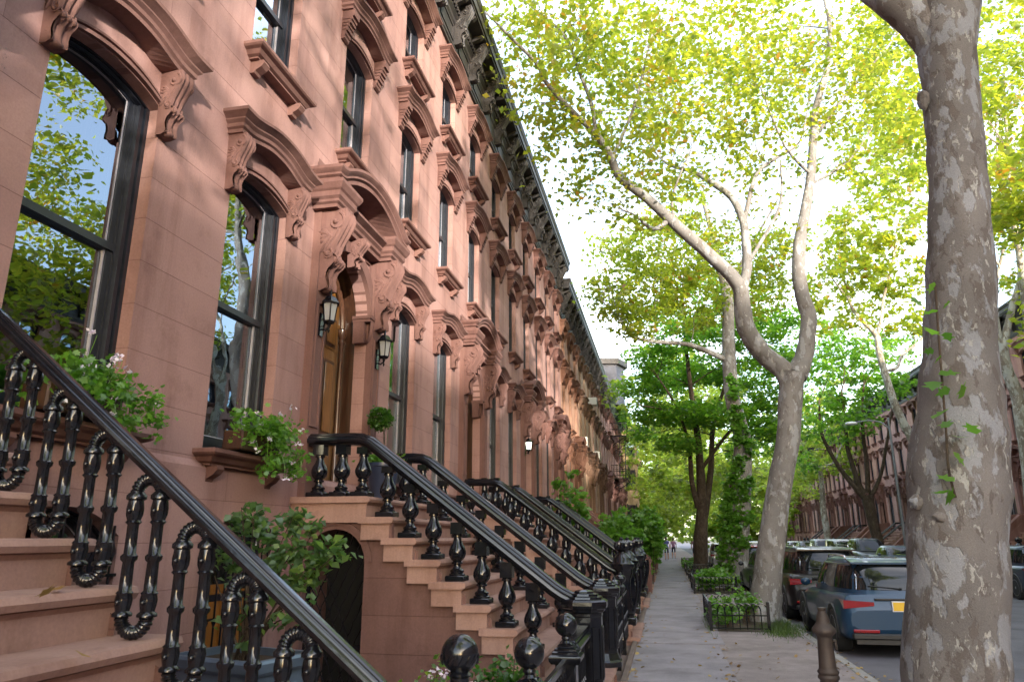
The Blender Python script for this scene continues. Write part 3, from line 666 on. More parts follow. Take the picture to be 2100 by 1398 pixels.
def tri(c): return c
def house(Y, label, var, stoop, tint=(1, 1, 1), near=True, x=-3.7, rz=0, group='brownstone row houses', door='wood', litlamp=False, lamps=False, inner=None, name='brownstone_house'):
    s2, s3, top = SHIFT[var]
    t = thing(name, label, 'house', (x, Y, 0), rz, group)
    P = lambda n, me, loc=(0, 0, 0), par=None, c=True: put(n, me, par or t, loc, 0, tint if c else None)
    P('wall', wall_mesh(var)); P('cornice', cornice_mesh(var))
    for i, yc in enumerate(BAY):
        for kind, dz in (('second', s2), ('third', s3))+((('parlor', 0),) if i < 2 else ()):
            w = P('window', window_mesh(kind), (0, yc, dz), None, False)
            real = near and inner
            its = inner if kind == 'parlor' else [('drapes',), ('blind',), ('cloth',), ('drapes', 'blind'), ()][(i*3+(kind == 'third')*2+int(Y)) % 5]
            P('pane', pane_mesh(kind, 'glass' if real else 'pane'), (0, 0, 0), w, False)
            if real:
                P('room', room_mesh(kind), (0, 0, 0), w, False)
                for q in its: P({'cloth': 'curtain', 'drapes': 'curtain', 'blind': 'roller_blind'}.get(q, 'interior_shutter'), inner_mesh(q, kind), (0, 0, 0), w, False)
            h = P('window_hood', hood_mesh(kind), (0, yc, dz)); hw, hz = WT[kind][5], WT[kind][4]
            for s in (-1, 1): P('bracket', bracket_mesh('scroll' if kind == 'parlor' else 'step'), (0, s*(hw/2-.20), hz-.165), h)
            P('window_sill', sill_mesh(kind), (0, yc, dz))
        if i < 2 and near:
            w = P('window', window_mesh('base'), (.03, yc+.12, 0), None, False); P('pane', pane_mesh('base', 'pane'), (0, 0, 0), w, False); P('window_grille', grille_mesh('a'), (0, 0, 0), w, False)
            if i == 1: P('shutter', base_inner_mesh('o'), (.10, 0, 0), w, False)
    sr = P('door_surround', surround_mesh()); pd = P('pediment', pediment_mesh())
    for s in (-1, 1): P('bracket', bracket_mesh('big'), (.02, 4.93+s*.815, 5.27), pd)
    P('bracket', bracket_mesh('key'), (.02, 4.93, 5.27), pd)
    d = P('door', door_mesh(door), (0, 0, 0), None, False); P('door_knob', knob_mesh(), (0, 0, 0), d, False)
    if lamps:
        for s in (-1, 1):
            if litlamp and s > 0: continue
            l = P('wall_lantern', lantern_mesh(), (.20, 4.93+s*.82, 4.18), None, False); P('lantern_glass', lantern_glass_mesh(litlamp), (0, 0, 0), l, False)
    if stoop:
        xs = -.2 if stoop == 'ring' else 0
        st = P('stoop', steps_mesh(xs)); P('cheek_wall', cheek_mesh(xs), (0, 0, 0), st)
        if near: P('iron_gate', gate_mesh(), (0, YL-.0, 0), st, False)
        for y in (YL, YR):
            if stoop == 'stone': P('stone_balustrade', stone_rail_mesh(), (0, y, 0), st); continue
            P('handrail', handrail_mesh('vase' if stoop == 'vase' else stoop, False, 1.0), (0, y, 0), st, False)
            if near:
                if stoop == 'ring':
                    for i in range(1, 9): P('baluster', ring_mesh(), (stepx(i, 0)-.30, y, stepz(i)+.0), st, False)
                else:
                    q = [(.25, 2.08), (.5, 2.08), (.73, 2.08)]+[(stepx(i, 0)-.14, stepz(i)) for i in range(1, 8)]
                    for bx, bz in q: P('baluster', baluster_mesh(stoop), (bx, y, bz), st, False)
            k = {'vase': 'octagon', 'ring': 'ball', 'carved': 'urn'}[stoop]
            P('newel_post', newel_mesh(k), (2.94, y, {'vase': .298, 'ring': .37, 'carved': .28}[stoop]), st, False)
    return t
# ------------------------------------------------------------------ foliage
def leaf_mesh(name, clumps, size, mats, seed=1, tilt=.9, per=16, jag=False, spread=.22, shell=.35):
    """clumps: (cx,cy,cz, rx,ry,rz, n). small folded leaves gathered in sprays through each clump's volume"""
    rg = np.random.default_rng(seed); C = []; 
    for cx, cy, cz, rx, ry, rz, n in clumps:
        k = max(1, int(n/per)); d = rg.normal(size=(k, 3)); d /= np.linalg.norm(d, axis=1)[:, None]
        rad = rg.uniform(shell, 1.0, (k, 1))**.6; c = d*rad*np.array([rx, ry, rz])+np.array([cx, cy, cz])
        c = np.repeat(c, per, 0); sp = spread*(.6+.8*rg.uniform(size=(len(c), 1)))
        C.append(c+rg.normal(size=c.shape)*sp*np.array([1, 1, .55]))
    P = np.concatenate(C); n = len(P)
    nrm = rg.normal(size=(n, 3))*tilt; nrm[:, 2] = np.abs(nrm[:, 2])+.55; nrm /= np.linalg.norm(nrm, axis=1)[:, None]
    a = rg.normal(size=(n, 3)); a -= nrm*(a*nrm).sum(1)[:, None]; a /= np.linalg.norm(a, axis=1)[:, None]; b = np.cross(nrm, a)
    s = (size*rg.uniform(.6, 1.35, n))[:, None]
    if jag:   # five-lobed leaf as a fan
        out = [(-.5, 0), (-.25, .42), (.05, .25), (.22, .5), (.28, .16), (.62, 0), (.28, -.16), (.22, -.5), (.05, -.25), (-.25, -.42)]
        V = [P+a*s*x+b*s*y+nrm*s*(.12*abs(y)) for x, y in out]; m = len(out); V = np.stack([P]+V, 1).reshape(-1, 3)
        base = (np.arange(n)*(m+1))[:, None]; F = np.concatenate([np.concatenate([base, base+1+i, base+1+(i+1) % m], 1)[:, None] for i in range(m)], 1).reshape(-1, 3)
    else:
        V = np.stack([P-a*s*.55, P+b*s*.42+a*s*.08+nrm*s*.10, P+a*s*.6-nrm*s*.08, P-b*s*.42+a*s*.08+nrm*s*.10], 1).reshape(-1, 3)
        base = (np.arange(n)*4)[:, None]; F = np.concatenate([base+np.array([[0, 1, 2]]), base+np.array([[0, 2, 3]])], 1).reshape(-1, 3)
    me = bpy.data.meshes.new(name); me.vertices.add(len(V)); me.vertices.foreach_set('co', V.astype(np.float32).ravel())
    me.loops.add(len(F)*3); me.loops.foreach_set('vertex_index', F.astype(np.int32).ravel())
    me.polygons.add(len(F)); me.polygons.foreach_set('loop_start', (np.arange(len(F))*3).astype(np.int32))
    me.materials.append(mats); me.update(calc_edges=True); return me
def cl(px, py, rpx, Y, n, sy=1.3, sz=.8):
    p = at(px, py, Y); r = rpx*depth(p)/F; return (p.x, p.y, p.z, r, r*sy, r*sz, n)
def path3(lst):
    """(px, py, Y, width px) -> smooth points and radii"""
    P = [at(a, b, Y) for a, b, Y, w in lst]; W = [w/2*depth(p)/F for p, (a, b, Y, w) in zip(P, lst)]
    return smooth(P, W)
def smooth(P, W, k=4):
    out = []; rad = []; N = len(P)
    for i in range(N-1):
        p0, p1, p2, p3 = P[max(i-1, 0)], P[i], P[i+1], P[min(i+2, N-1)]
        for j in range(k):
            t = j/k; out.append(.5*((2*p1)+(p2-p0)*t+(2*p0-5*p1+4*p2-p3)*t*t+(3*p1-p0-3*p2+p3)*t**3)); rad.append(W[i]+(W[i+1]-W[i])*t)
    out.append(P[-1]); rad.append(W[-1]); return out, rad
def limbs(mb, paths, n=20, wob=.10):
    pts = []
    for q in paths:
        p, r = path3(q) if len(q[0]) == 4 else smooth([Vector(a[:3]) for a in q], [a[3] for a in q]); 
        mb.tube(p, r, n if max(r) > .08 else 8, wob=wob if max(r) > .05 else .06); pts += [(a, b) for a, b in zip(p, r)]
    return pts
def twigs(mb, pts, clumps, per, seed, r0=.02):
    rg = random.Random(seed)
    for cx, cy, cz, rx, ry, rz, n in clumps:
        c = Vector((cx, cy, cz))
        for k in range(per):
            e = c+Vector((rg.uniform(-.8, .8)*rx, rg.uniform(-.8, .8)*ry, rg.uniform(-.7, .8)*rz))
            cand = sorted(pts, key=lambda q: (q[0]-e).length+max(0, q[0].z-e.z)*1.2)[:6]; s, r = rg.choice(cand)
            L = (e-s).length; 
            if L > 7: continue
            m1 = s.lerp(e, .35)+Vector((rg.uniform(-.12, .12)*L, rg.uniform(-.12, .12)*L, .10*L)); m2 = s.lerp(e, .7)+Vector((rg.uniform(-.1, .1)*L, rg.uniform(-.1, .1)*L, .06*L))
            rr = min(r*.7, r0*(.7+.25*L)); P, W = smooth([s, m1, m2, e], [rr, rr*.7, rr*.45, rr*.15], 3); mb.tube(P, W, 5, wob=0)
def tree(name, label, paths, clumps, barkm, leafm, size=.13, tper=2, seed=1, group=None, cat='tree', extra=None, loc=None, tw=.02, **kw):
    mb = MB(); pts = limbs(mb, paths)
    if extra: extra(mb)
    base = Vector(pts[0][0]); t = thing(name, label, cat, (base.x, base.y, 0), 0, group)
    mb2 = MB(); twigs(mb2, pts, clumps, tper, seed, tw)
    sh = Vector((base.x, base.y, 0))
    def loc0(me):
        me.transform(Matrix.Translation(-sh)); return me
    put('trunk', loc0(mb.mesh('trunk', barkm, 60)), t); 
    if mb2.v: put('twigs', loc0(mb2.mesh('twigs', barkm, 60)), t)
    if clumps: put('crown', loc0(leaf_mesh('crown', clumps, size, leafm, seed, **kw)), t)
    return t
def gtree(name, label, X, Y, h, r, seed, barkm, leafm, trunk=.22, n=5200, size=.20, group=None, z0=.38, zb=0.0, lean=(0, 0)):
    """generic street tree from its own dimensions"""
    rg = random.Random(seed); B = Vector((X, Y, zb)); fk = B+Vector((lean[0]*.4, lean[1]*.4, h*z0*.75)); paths = [[(B.x, B.y, zb-.1, trunk*1.35), (B.x+lean[0]*.02, B.y, zb+.35, trunk*1.05), (B.x+lean[0]*.2, B.y, zb+h*z0*.4, trunk*.95), (fk.x, fk.y, fk.z, trunk*.85)]]
    clumps = []
    m = 5
    for k in range(m):
        a = k*2*math.pi/m+rg.uniform(-.4, .4); q = rg.uniform(.45, .8)*r; e = fk+Vector((math.cos(a)*q+lean[0]*.6, math.sin(a)*q, h*rg.uniform(.35, .58))); mid = fk.lerp(e, .5)+Vector((rg.uniform(-.3, .3), rg.uniform(-.3, .3), rg.uniform(.2, .8)))
        paths.append([(fk.x, fk.y, fk.z-.2, trunk*.6), (mid.x, mid.y, mid.z, trunk*.38), (e.x, e.y, e.z, trunk*.12)])
    for k in range(16):
        a = rg.uniform(0, 6.28); q = r*math.sqrt(rg.uniform(.0, 1)); z = zb+h*rg.uniform(z0+.02, 1.0); sh = math.sqrt(max(.1, 1-((z-zb)/h-.66)**2/.13)); 
        clumps.append((X+lean[0]+math.cos(a)*q*sh, Y+lean[1]+math.sin(a)*q*sh, z, r*.36, r*.36, r*.27, n/16))
    return tree(name, label, paths, clumps, barkm, leafm, size, 2, seed, group, spread=.3)

# ------------------------------------------------------------------ setting
def ground_mat(name, col, var=.2, bump=.25, scale=2.0, flags=None, stain=.35):
    t = NT(name); c = t.coord(); a = t.noise(c, scale, 6, .6); f = t.noise(c, 90, 3, .7); st = t.noise(c, .9, 4, .6)
    k = t.ramp(a, [(.3, tuple(x*(1-var) for x in col)), (.7, tuple(x*(1+var) for x in col))])
    k = t.mix(1., k, t.ramp(f, [(.3, (.8, .8, .8)), (.7, (1.15, 1.15, 1.15))]), 'MULTIPLY')
    k = t.mix(t.math('MULTIPLY', t.ramp(st, [(.55, (0, 0, 0)), (.62, (1, 1, 1))]), stain), k, t.mix(1., k, (.6, .57, .55), 'MULTIPLY'))
    nb = t.bump(f, bump, .006)
    t.pbsdf(k, .85, 0, nb, Specular_IOR_Level=.3); return t.m
M['asphalt'] = ground_mat('asphalt', (.125, .122, .14), .2, .5, 1.4, stain=.4); M['flag'] = ground_mat('bluestone_flag', (.245, .225, .245), .22, .3, 1.6)
M['concrete'] = ground_mat('worn_concrete', (.235, .20, .198), .25, .6, 2.2); M['curb'] = ground_mat('granite_curb', (.27, .26, .25), .15, .3, 5)
M['soil'] = ground_mat('dark_soil', (.06, .042, .03), .4, .8, 6); M['paving'] = ground_mat('areaway_paving', (.17, .13, .115), .2, .3, 3); M['earth'] = ground_mat('bare_ground', (.10, .09, .07), .3, .4, .4)

mb = MB(); mb.add([(-900, -900, -.4), (900, -900, -.4), (900, 900, -.4), (-900, 900, -.4)], [(0, 1, 2, 3)]); struct('ground', mb, M['earth'])
mb = MB(); mb.add([(2.4, -30, -.13), (12.2, -30, -.13), (12.2, 260, -.13), (2.4, 260, -.13)], [(0, 1, 2, 3)]); struct('road', mb, M['asphalt'])
mb = MB()
for x0, x1 in ((2.28, 2.44), (12.15, 12.31)):
    y = -8
    while y < 200: mb.box(x0, x1, y+.006, y+2.4, -.3, .005, b=.02); y += 2.41
struct('curb', mb, M['curb'])
mb = MB(); mb.add([(.3, -30, -.006), (2.30, -30, -.006), (2.30, 260, -.006), (.3, 260, -.006)], [(0, 1, 2, 3)]); mb.add([(12.3, -30, -.006), (17.2, -30, -.006), (17.2, 260, -.006), (12.3, 260, -.006)], [(0, 1, 2, 3)]); struct('pavement', mb, M['concrete'])
mb = MB(); y = -6; rg = random.Random(3)
while y < 140:
    L = rg.uniform(1.15, 1.9); x1 = .74+rg.uniform(-.07, .12); j = rg.uniform(-.006, .012); tl = rg.uniform(-.008, .008)
    vs = [(-.56, y+.012, j), (x1, y+.012, j+tl), (x1, y+L, j-tl), (-.56, y+L, j)]; mb.add(vs+[(a, b, -.1) for a, b, c in vs], [(0, 1, 2, 3), (0, 1, 5, 4), (1, 2, 6, 5), (2, 3, 7, 6), (3, 0, 4, 7)]); y += L
struct('sidewalk', mb, M['flag'])
mb = MB(); mb.box(-.63, -.555, -30, 140, -.2, .05, b=.01); mb.add([(-3.8, -30, -.03), (-.6, -30, -.03), (-.6, 140, -.03), (-3.8, 140, -.03)], [(0, 1, 2, 3)]); struct('areaway', mb, M['paving'])

# ------------------------------------------------------------------ left row
def Y0(i): return 2.99+PW*(i-1)
house(Y0(0), 'nearest brownstone, only the bottom of its looped iron stoop railing in view', 'A', 'ring', (1, 1, 1), True, door='wood')
house(Y0(1), 'brownstone with two flower-filled windows, oak door and a pair of black wall lanterns', 'A', 'vase', (1, .99, .98), True, lamps=True, inner=('brown',))
house(Y0(2), 'brownstone with white half shutters behind its tall parlour windows', 'A', 'carved', (1.03, 1.02, 1.0), True, door='wood_dark', inner=('white', 'cloth'))
house(Y0(3), 'brownstone with a lit lantern beside its door under the pale round pediment', 'B', 'carved', (1.08, 1.1, 1.1), True, door='wood_dark', lamps=True, litlamp=True, inner=('drapes',))
house(Y0(4), 'fourth pinkish brownstone, last one under the second black cornice, stone stoop behind bushes', 'B', 'stone', (1.05, 1.03, 1.0), False, door='wood_dark')
tl = [('tan orange house front just past the step in the cornice', (1.12, 1.06, .82)), ('olive tan house front with an air conditioner above its door hood', (1.12, 1.26, .98)), ('khaki house front between the olive one and the pinkish grey one', (1.05, 1.16, .95)), ('dim pinkish grey house front where the lower cornice ends', (1.1, 1.1, 1.1))]
for k, (lb, tn) in enumerate(tl): house(Y0(5+k), lb, 'C', 'stone' if k < 2 else None, tn, False, door='wood_dark')
tl = [('far brownstone house front with the iron fire escape', (1.15, 1.1, 1.1)), ('far brownstone under the ivy-hung green cornice, just past the fire escape', (.95, .95, .9)), ('far brownstone beside the tan bay-fronted house', (.9, .9, .9))]
for k, (lb, tn) in enumerate(tl): house(Y0(9+k), lb, 'D', None, tn, False, door='wood_dark')
# opposite row
opp = {2: 'brownstone across the street cut off by the right edge of the frame', 3: 'brownstone across the street just right of the massive trunk, above the dark blue car', 4: 'brownstone across the street half covered by the right side of the massive trunk', 5: 'brownstone across the street peeping past the right edge of the massive trunk at roof height',
       8: 'brownstone across the street touching the left edge of the massive trunk', 9: 'brownstone across the street behind the lamp pole', 10: 'brownstone across the street between the lamp pole and the V-shaped tree', 11: 'brownstone across the street right behind the V-shaped tree', 12: 'brownstone across the street just left of the V-shaped tree', 13: 'brownstone across the street right of the slim grey trunk', 14: 'brownstone across the street behind the slim grey trunk', 15: 'brownstone across the street between the slim grey trunk and the forked plane tree'}
for k in range(-7, 22):
    y = 8+PW*(k+1); tn = [(1.15, 1.1, 1.05), (1.0, .95, .92), (1.25, 1.2, 1.1), (1.1, 1.15, 1.1), (1.3, 1.25, 1.1)][k % 5]  # house tints, raised overall to put sunlight into the opposite fronts
    house(y, opp.get(k, 'brownstone at the small far end of the row across the street' if k > 15 else ('brownstone across the street hidden behind the massive trunk' if k > 5 else ('brownstone across the street mirrored in the front windows' if k > -2 else 'brownstone across the street behind the viewer'))), 'A' if k % 4 < 2 else 'B', None if k > 12 or k < 0 else ('stone' if k % 2 else 'carved'), tn, False, 17.2, math.pi, 'brownstones across the street', door='wood_dark')
# ------------------------------------------------------------------ street trees
def flare(px, py, Y, w, Z=-.1):
    return (px, py, Y, w)
def knots(lst):
    def f(mb):
        for px, py, Y, r, s in lst:
            p = at(px, py, Y); mb.ball(p, r, 14, 10, s, wob=.5)
    return f
_k = lambda q: [(a, b, c, d*.94) for a, b, c, d in q]
tb = [(1985, 1900, 6.2, 330), (1962, 1700, 6.2, 260), (1957, 1500, 6.2, 222), (1958, 1398, 6.2, 212), (1962, 1200, 6.2, 196), (1964, 1000, 6.2, 194), (1970, 850, 6.2, 174), (1969, 700, 6.2, 140), (1970, 600, 6.2, 132), (1967, 400, 6.2, 116), (1955, 250, 6.2, 108), (1942, 110, 6.2, 112), (1950, 20, 6.2, 118), (1965, -120, 6.2, 100), (1985, -350, 6.3, 84), (1960, -700, 6.6, 60)]
big = [_k(tb), [(1930, 120, 6.2, 60), (1880, 40, 6.25, 78), (1815, -10, 6.3, 70), (1720, -90, 6.6, 58), (1560, -260, 7.2, 44), (1400, -420, 8., 30)], [(1960, 0, 6.2, 60), (2040, -110, 6.3, 66), (2160, -300, 6.5, 52), (2300, -600, 7, 40)]]
bigc = [(a, b, c, d, e, f_, g_*3) for a, b, c, d, e, f_, g_ in [cl(1480, -330, 190, 8, 900), cl(1750, -330, 200, 7.5, 900), cl(2100, -300, 220, 7, 900), cl(1600, -700, 300, 8, 1200), cl(2000, -800, 350, 7, 1400), cl(2300, -500, 250, 7, 900)]]
tree('plane_tree', 'massive mottled plane tree trunk rising past the frame at right, with green shoots on it', big, bigc, M['bark'], M['leaf'], .13, 3, 11, 'street plane trees', 'tree',
     knots([(1893, 205, 6.15, 0.054, (.9, .9, 1.6)), (2052, 1195, 6.2, 0.043, (1, 1, 1.2)), (2046, 1120, 6.2, 0.036, (1.1, .9, 1.5)), (1880, 1030, 6.05, 0.050, (1, .7, 1)), (1935, 1060, 5.93, 0.054, (1.3, .5, .7)), (2005, 520, 6.0, 0.036, (1.2, .6, .9)), (2030, 905, 6.2, 0.036, (1.2, .9, 1.3)), (2040, 640, 6.2, 0.032, (.8, .9, 1.8)), (2058, 1010, 6.25, 0.036, (.8, .9, 2)), (1990, 790, 5.95, 0.036, (1.1, .5, .8))]))
# fresh shoots with lobed leaves climbing that trunk
sh = [at(1960, 1020, 5.86), at(1945, 960, 5.85), at(1940, 880, 5.86), at(1932, 780, 5.88), at(1925, 690, 5.9), at(1918, 585, 5.92)]
mb = MB(); p_, r_ = smooth(sh, [.009]*6); mb.tube(p_, r_, 6); t = thing('young_vine', 'green leafy shoot climbing the front of the massive mottled trunk', 'vine', sh[0]); t.location = (0, 0, 0)
put('stem', mb.mesh('stem', M['bark_dark']), t)
vl = [(1880, 618, .07), (1915, 590, .05), (1940, 625, .075), (1908, 640, .05), (1945, 690, .06), (1910, 680, .06), (1925, 735, .075), (1905, 720, .05), (1945, 765, .05), (1910, 790, .045), (1935, 805, .05), (1975, 800, .03), (1995, 880, .085), (1965, 895, .055), (1940, 870, .04), (1965, 940, .055), (1940, 980, .06), (1930, 1010, .06), (1950, 1018, .05), (1930, 850, .03)]
rg = np.random.default_rng(5)
cs = []
for px, py, s in vl: p = at(px, py, 5.80); cs.append((p.x, p.y, p.z, .004, .004, .004, 1))
me = leaf_mesh('leaves', cs, .115, M['leaf_b'], 21, 1.2, 1, True, .004); put('leaves', me, t)

A, B_ = 17, 17
t2 = [[(1563, 1330, 17, 96), (1566, 1275, 17, 72), (1573, 1200, 17, 58), (1578, 1146, 17, 54), (1598, 1000, 17, 48), (1616, 900, 17, 46), (1622, 800, 17, 48), (1625, 765, 17, 54)],
      [(1622, 790, 17, 40), (1604, 757, 17, 40), (1563, 723, 17, 38), (1530, 672, 16.9, 37), (1521, 616, 16.8, 32), (1518, 592, 16.7, 31), (1497, 562, 16.6, 28), (1450, 518, 16.3, 26), (1385, 460, 16, 23), (1325, 405, 15.6, 20), (1270, 362, 15.2, 18), (1252, 320, 15, 16), (1220, 273, 14.7, 13), (1185, 240, 14.4, 11), (1140, 193, 14.1, 9.5), (1115, 162, 13.9, 8.5), (1100, 130, 13.7, 7.5), (1050, 80, 13.4, 6), (1008, 38, 13.2, 4), (975, 10, 13, 2.5)],
      [(1222, 275, 14.7, 8), (1213, 215, 14.6, 8), (1185, 140, 14.5, 7), (1155, 70, 14.4, 6), (1080, 5, 14.2, 4), (1050, -40, 14, 2)],
      [(1519, 600, 16.8, 22), (1532, 550, 16.9, 20), (1530, 500, 17, 18), (1523, 450, 17.1, 16), (1500, 405, 17.3, 14), (1460, 375, 17.6, 12), (1420, 352, 18, 9), (1360, 330, 18.4, 5), (1300, 250, 18.8, 3)],
      [(1526, 455, 17.1, 10), (1542, 385, 17.2, 9), (1557, 350, 17.2, 8), (1595, 322, 17.3, 7), (1640, 290, 17.4, 4), (1660, 200, 17.4, 2)],
      [(1530, 545, 17, 9), (1552, 510, 17.3, 8), (1600, 420, 17.6, 6), (1600, 330, 17.8, 3)],
      [(1632, 770, 17, 44), (1648, 735, 17.1, 36), (1654, 700, 17.1, 33), (1659, 650, 17.2, 32), (1648, 616, 17.2, 29), (1638, 560, 17.2, 27), (1640, 500, 17.3, 25), (1648, 451, 17.3, 22), (1663, 361, 17.4, 18), (1668, 280, 17.5, 16), (1675, 215, 17.5, 14), (1700, 125, 17.6, 11), (1700, 40, 17.6, 8), (1685, -20, 17.7, 6)],
      [(1385, 462, 16, 7), (1380, 400, 16, 5), (1420, 300, 16.2, 3)], [(1372, 450, 16, 12), (1340, 470, 15.6, 9), (1300, 440, 15.2, 4), (1260, 425, 15, 2)],
      [(1670, 285, 17.5, 8), (1730, 200, 17.6, 6), (1800, 120, 17.8, 4), (1850, 60, 18, 2)], [(1665, 360, 17.4, 7), (1610, 300, 16.8, 5), (1560, 180, 16.4, 3)], [(1660, 380, 17.4, 6), (1740, 330, 17.8, 5), (1790, 260, 18, 2)],
      [(1255, 325, 15, 8), (1300, 220, 15.2, 6), (1330, 100, 15.4, 4), (1350, 20, 15.5, 2)]]
c2 = [(1060, 60, 80, 13.6, 700), (1150, 50, 110, 14, 1000), (1115, 190, 90, 14, 750), (1250, 70, 120, 14.6, 1100), (1200, 190, 100, 14.6, 800), (1165, 300, 80, 14.6, 520), (1260, 270, 90, 15, 560), (1215, 390, 70, 15, 300), (1350, 60, 130, 15.5, 1200), (1340, 190, 120, 15.5, 1100), (1330, 310, 100, 15.6, 620), (1300, 410, 90, 15.4, 420), (1450, 60, 130, 16.5, 1200), (1440, 210, 120, 16.6, 1150), (1430, 310, 90, 17, 600), (1400, 420, 80, 16.5, 300), (1560, 60, 130, 17, 1200), (1555, 190, 120, 17, 1150), (1545, 290, 90, 17.4, 650), (1590, 380, 80, 17.6, 330), (1690, 60, 120, 17.6, 1000), (1690, 190, 110, 17.6, 950), (1700, 300, 80, 17.6, 480), (1780, 70, 110, 18, 850), (1790, 200, 90, 18, 600), (1500, 480, 60, 17.6, 170), (1610, 500, 50, 17.6, 120), (1400, 130, 150, 19, 1100), (1600, 130, 150, 20, 1100), (1230, 150, 140, 17, 900)]
tree('plane_tree', 'forked plane tree with a long limb reaching over the cornice, in the near fenced pit', t2, [cl(a, b, r, Y, n*.72) for a, b, r, Y, n in c2], M['bark_grey'], M['leaf_y'], .128, 5, 12, 'street plane trees', tw=.012, per=24, spread=.24)
_w3 = lambda q: [(a, b, c, d*1.28) for a, b, c, d in q]
t3 = [_w3([(1497, 1230, 29, 92), (1499, 1195, 29, 62), (1503, 1140, 29, 50), (1512, 1060, 29, 40), (1521, 965, 29, 31), (1522, 895, 29, 27), (1502, 816, 29, 23), (1495, 732, 29, 21), (1493, 640, 29, 18), (1488, 588, 29, 16), (1474, 546, 29, 12), (1462, 490, 29, 9), (1440, 400, 29, 6)]),
      [(1494, 740, 29, 12), (1446, 718, 28.6, 11), (1405, 705, 28.2, 9), (1340, 700, 27.8, 8), (1302, 691, 27.4, 6), (1270, 658, 27, 4), (1230, 610, 26.6, 2)], [(1490, 600, 29, 10), (1520, 540, 29.3, 8), (1560, 470, 29.6, 5), (1600, 400, 30, 3)]]
c3 = [(1260, 520, 60, 27, 330), (1330, 500, 80, 27.6, 560), (1400, 520, 90, 28, 800), (1250, 610, 60, 26.8, 420), (1330, 600, 80, 27.6, 800), (1420, 620, 80, 29.6, 800), (1500, 530, 80, 30, 700), (1300, 660, 50, 27, 380), (1580, 520, 60, 30, 420), (1390, 440, 60, 28.6, 260), (1560, 600, 70, 31, 600)]
tree('plane_tree', 'plane tree wrapped in ivy, with one pale limb reaching left', t3, [cl(a, b, r, Y, n*2.2) for a, b, r, Y, n in c3], M['bark_grey'], M['leaf'], .16, 2, 13, 'street plane trees',
     extra=knots([(1520, 1165, 28.6, .35, (1, .6, .8)), (1480, 1170, 28.7, .3, (1, .6, 1))]))
iv = [cl(px+5, py, r*1.05, Y-.12, n*1.7, .45, 1.5) for px, py, r, Y, n in [(1502, 800, 13, 28.7, 110), (1506, 850, 16, 28.7, 200), (1514, 890, 18, 28.7, 220), (1508, 950, 16, 28.7, 150), (1500, 1000, 20, 28.7, 280), (1495, 1040, 24, 28.7, 420), (1490, 1080, 24, 28.6, 420), (1487, 1120, 24, 28.6, 360), (1480, 1160, 20, 28.5, 200), (1522, 1010, 12, 28.7, 100), (1525, 930, 10, 28.8, 70), (1496, 770, 9, 28.8, 50), (1530, 1060, 10, 28.6, 120), (1532, 990, 8, 28.6, 90), (1522, 1110, 10, 28.5, 110), (1534, 910, 8, 28.6, 80)]]
t = thing('ivy', 'ivy sheathing the trunk of the plane tree with the pale left limb', 'ivy', (0, 0, 0)); put('foliage', leaf_mesh('foliage', iv, .14, M['leaf_b'], 31, .9, 8, False, .06), t)
mb = MB(); p_, r_ = path3([(1490, 1190, 28.6, 3), (1492, 1080, 28.65, 3), (1503, 950, 28.7, 2), (1512, 880, 28.7, 2), (1500, 790, 28.75, 1)]); mb.tube(p_, r_, 5); put('stem', mb.mesh('stem', M['bark_dark']), t)
t4 = [[(1438, 1200, 38, 38), (1438, 1170, 38, 31), (1437, 1100, 38, 28), (1440, 1035, 38, 22), (1433, 918, 38, 14), (1423, 844, 38, 11), (1409, 732, 38, 8), (1400, 616, 38, 5), (1405, 520, 38, 2)], [(1445, 1060, 38, 15), (1458, 960, 38.5, 12), (1463, 870, 39, 9), (1490, 780, 39.5, 6), (1520, 680, 40, 3)], [(1432, 1040, 38, 13), (1419, 988, 37.6, 10), (1412, 909, 37.2, 8), (1385, 830, 36.6, 5), (1340, 760, 36, 2)],
      [(1440, 960, 38, 8), (1500, 880, 38.4, 6), (1570, 820, 39, 3)], [(1425, 860, 38, 5), (1360, 840, 37, 3), (1310, 830, 36.5, 2)]]
c4 = []
rgx = random.Random(4)
for px, py, r, n in [(1340, 735, 55, 800), (1400, 690, 70, 1100), (1470, 660, 70, 1100), (1540, 690, 70, 1100), (1590, 740, 60, 900), (1320, 790, 50, 800), (1380, 770, 70, 1300), (1450, 760, 70, 1300), (1520, 770, 70, 1300), (1590, 820, 60, 900), (1340, 850, 55, 900), (1410, 850, 60, 1000), (1490, 850, 60, 900), (1560, 880, 55, 800), (1390, 910, 45, 500), (1320, 890, 30, 260), (1520, 920, 40, 350), (1360, 640, 55, 600), (1440, 590, 60, 600), (1520, 610, 60, 600), (1600, 660, 55, 600), (1590, 920, 45, 400)]:
    c4.append(cl(px, py, r, 38+rgx.uniform(-3, 4), n*1.45, 1.3, .45))
tree('shade_tree', 'dark green layered shade tree with a forked brown trunk', t4, c4, M['bark_dark'], M['leaf_g'], .19, 2, 14, cat='tree', tilt=.5)
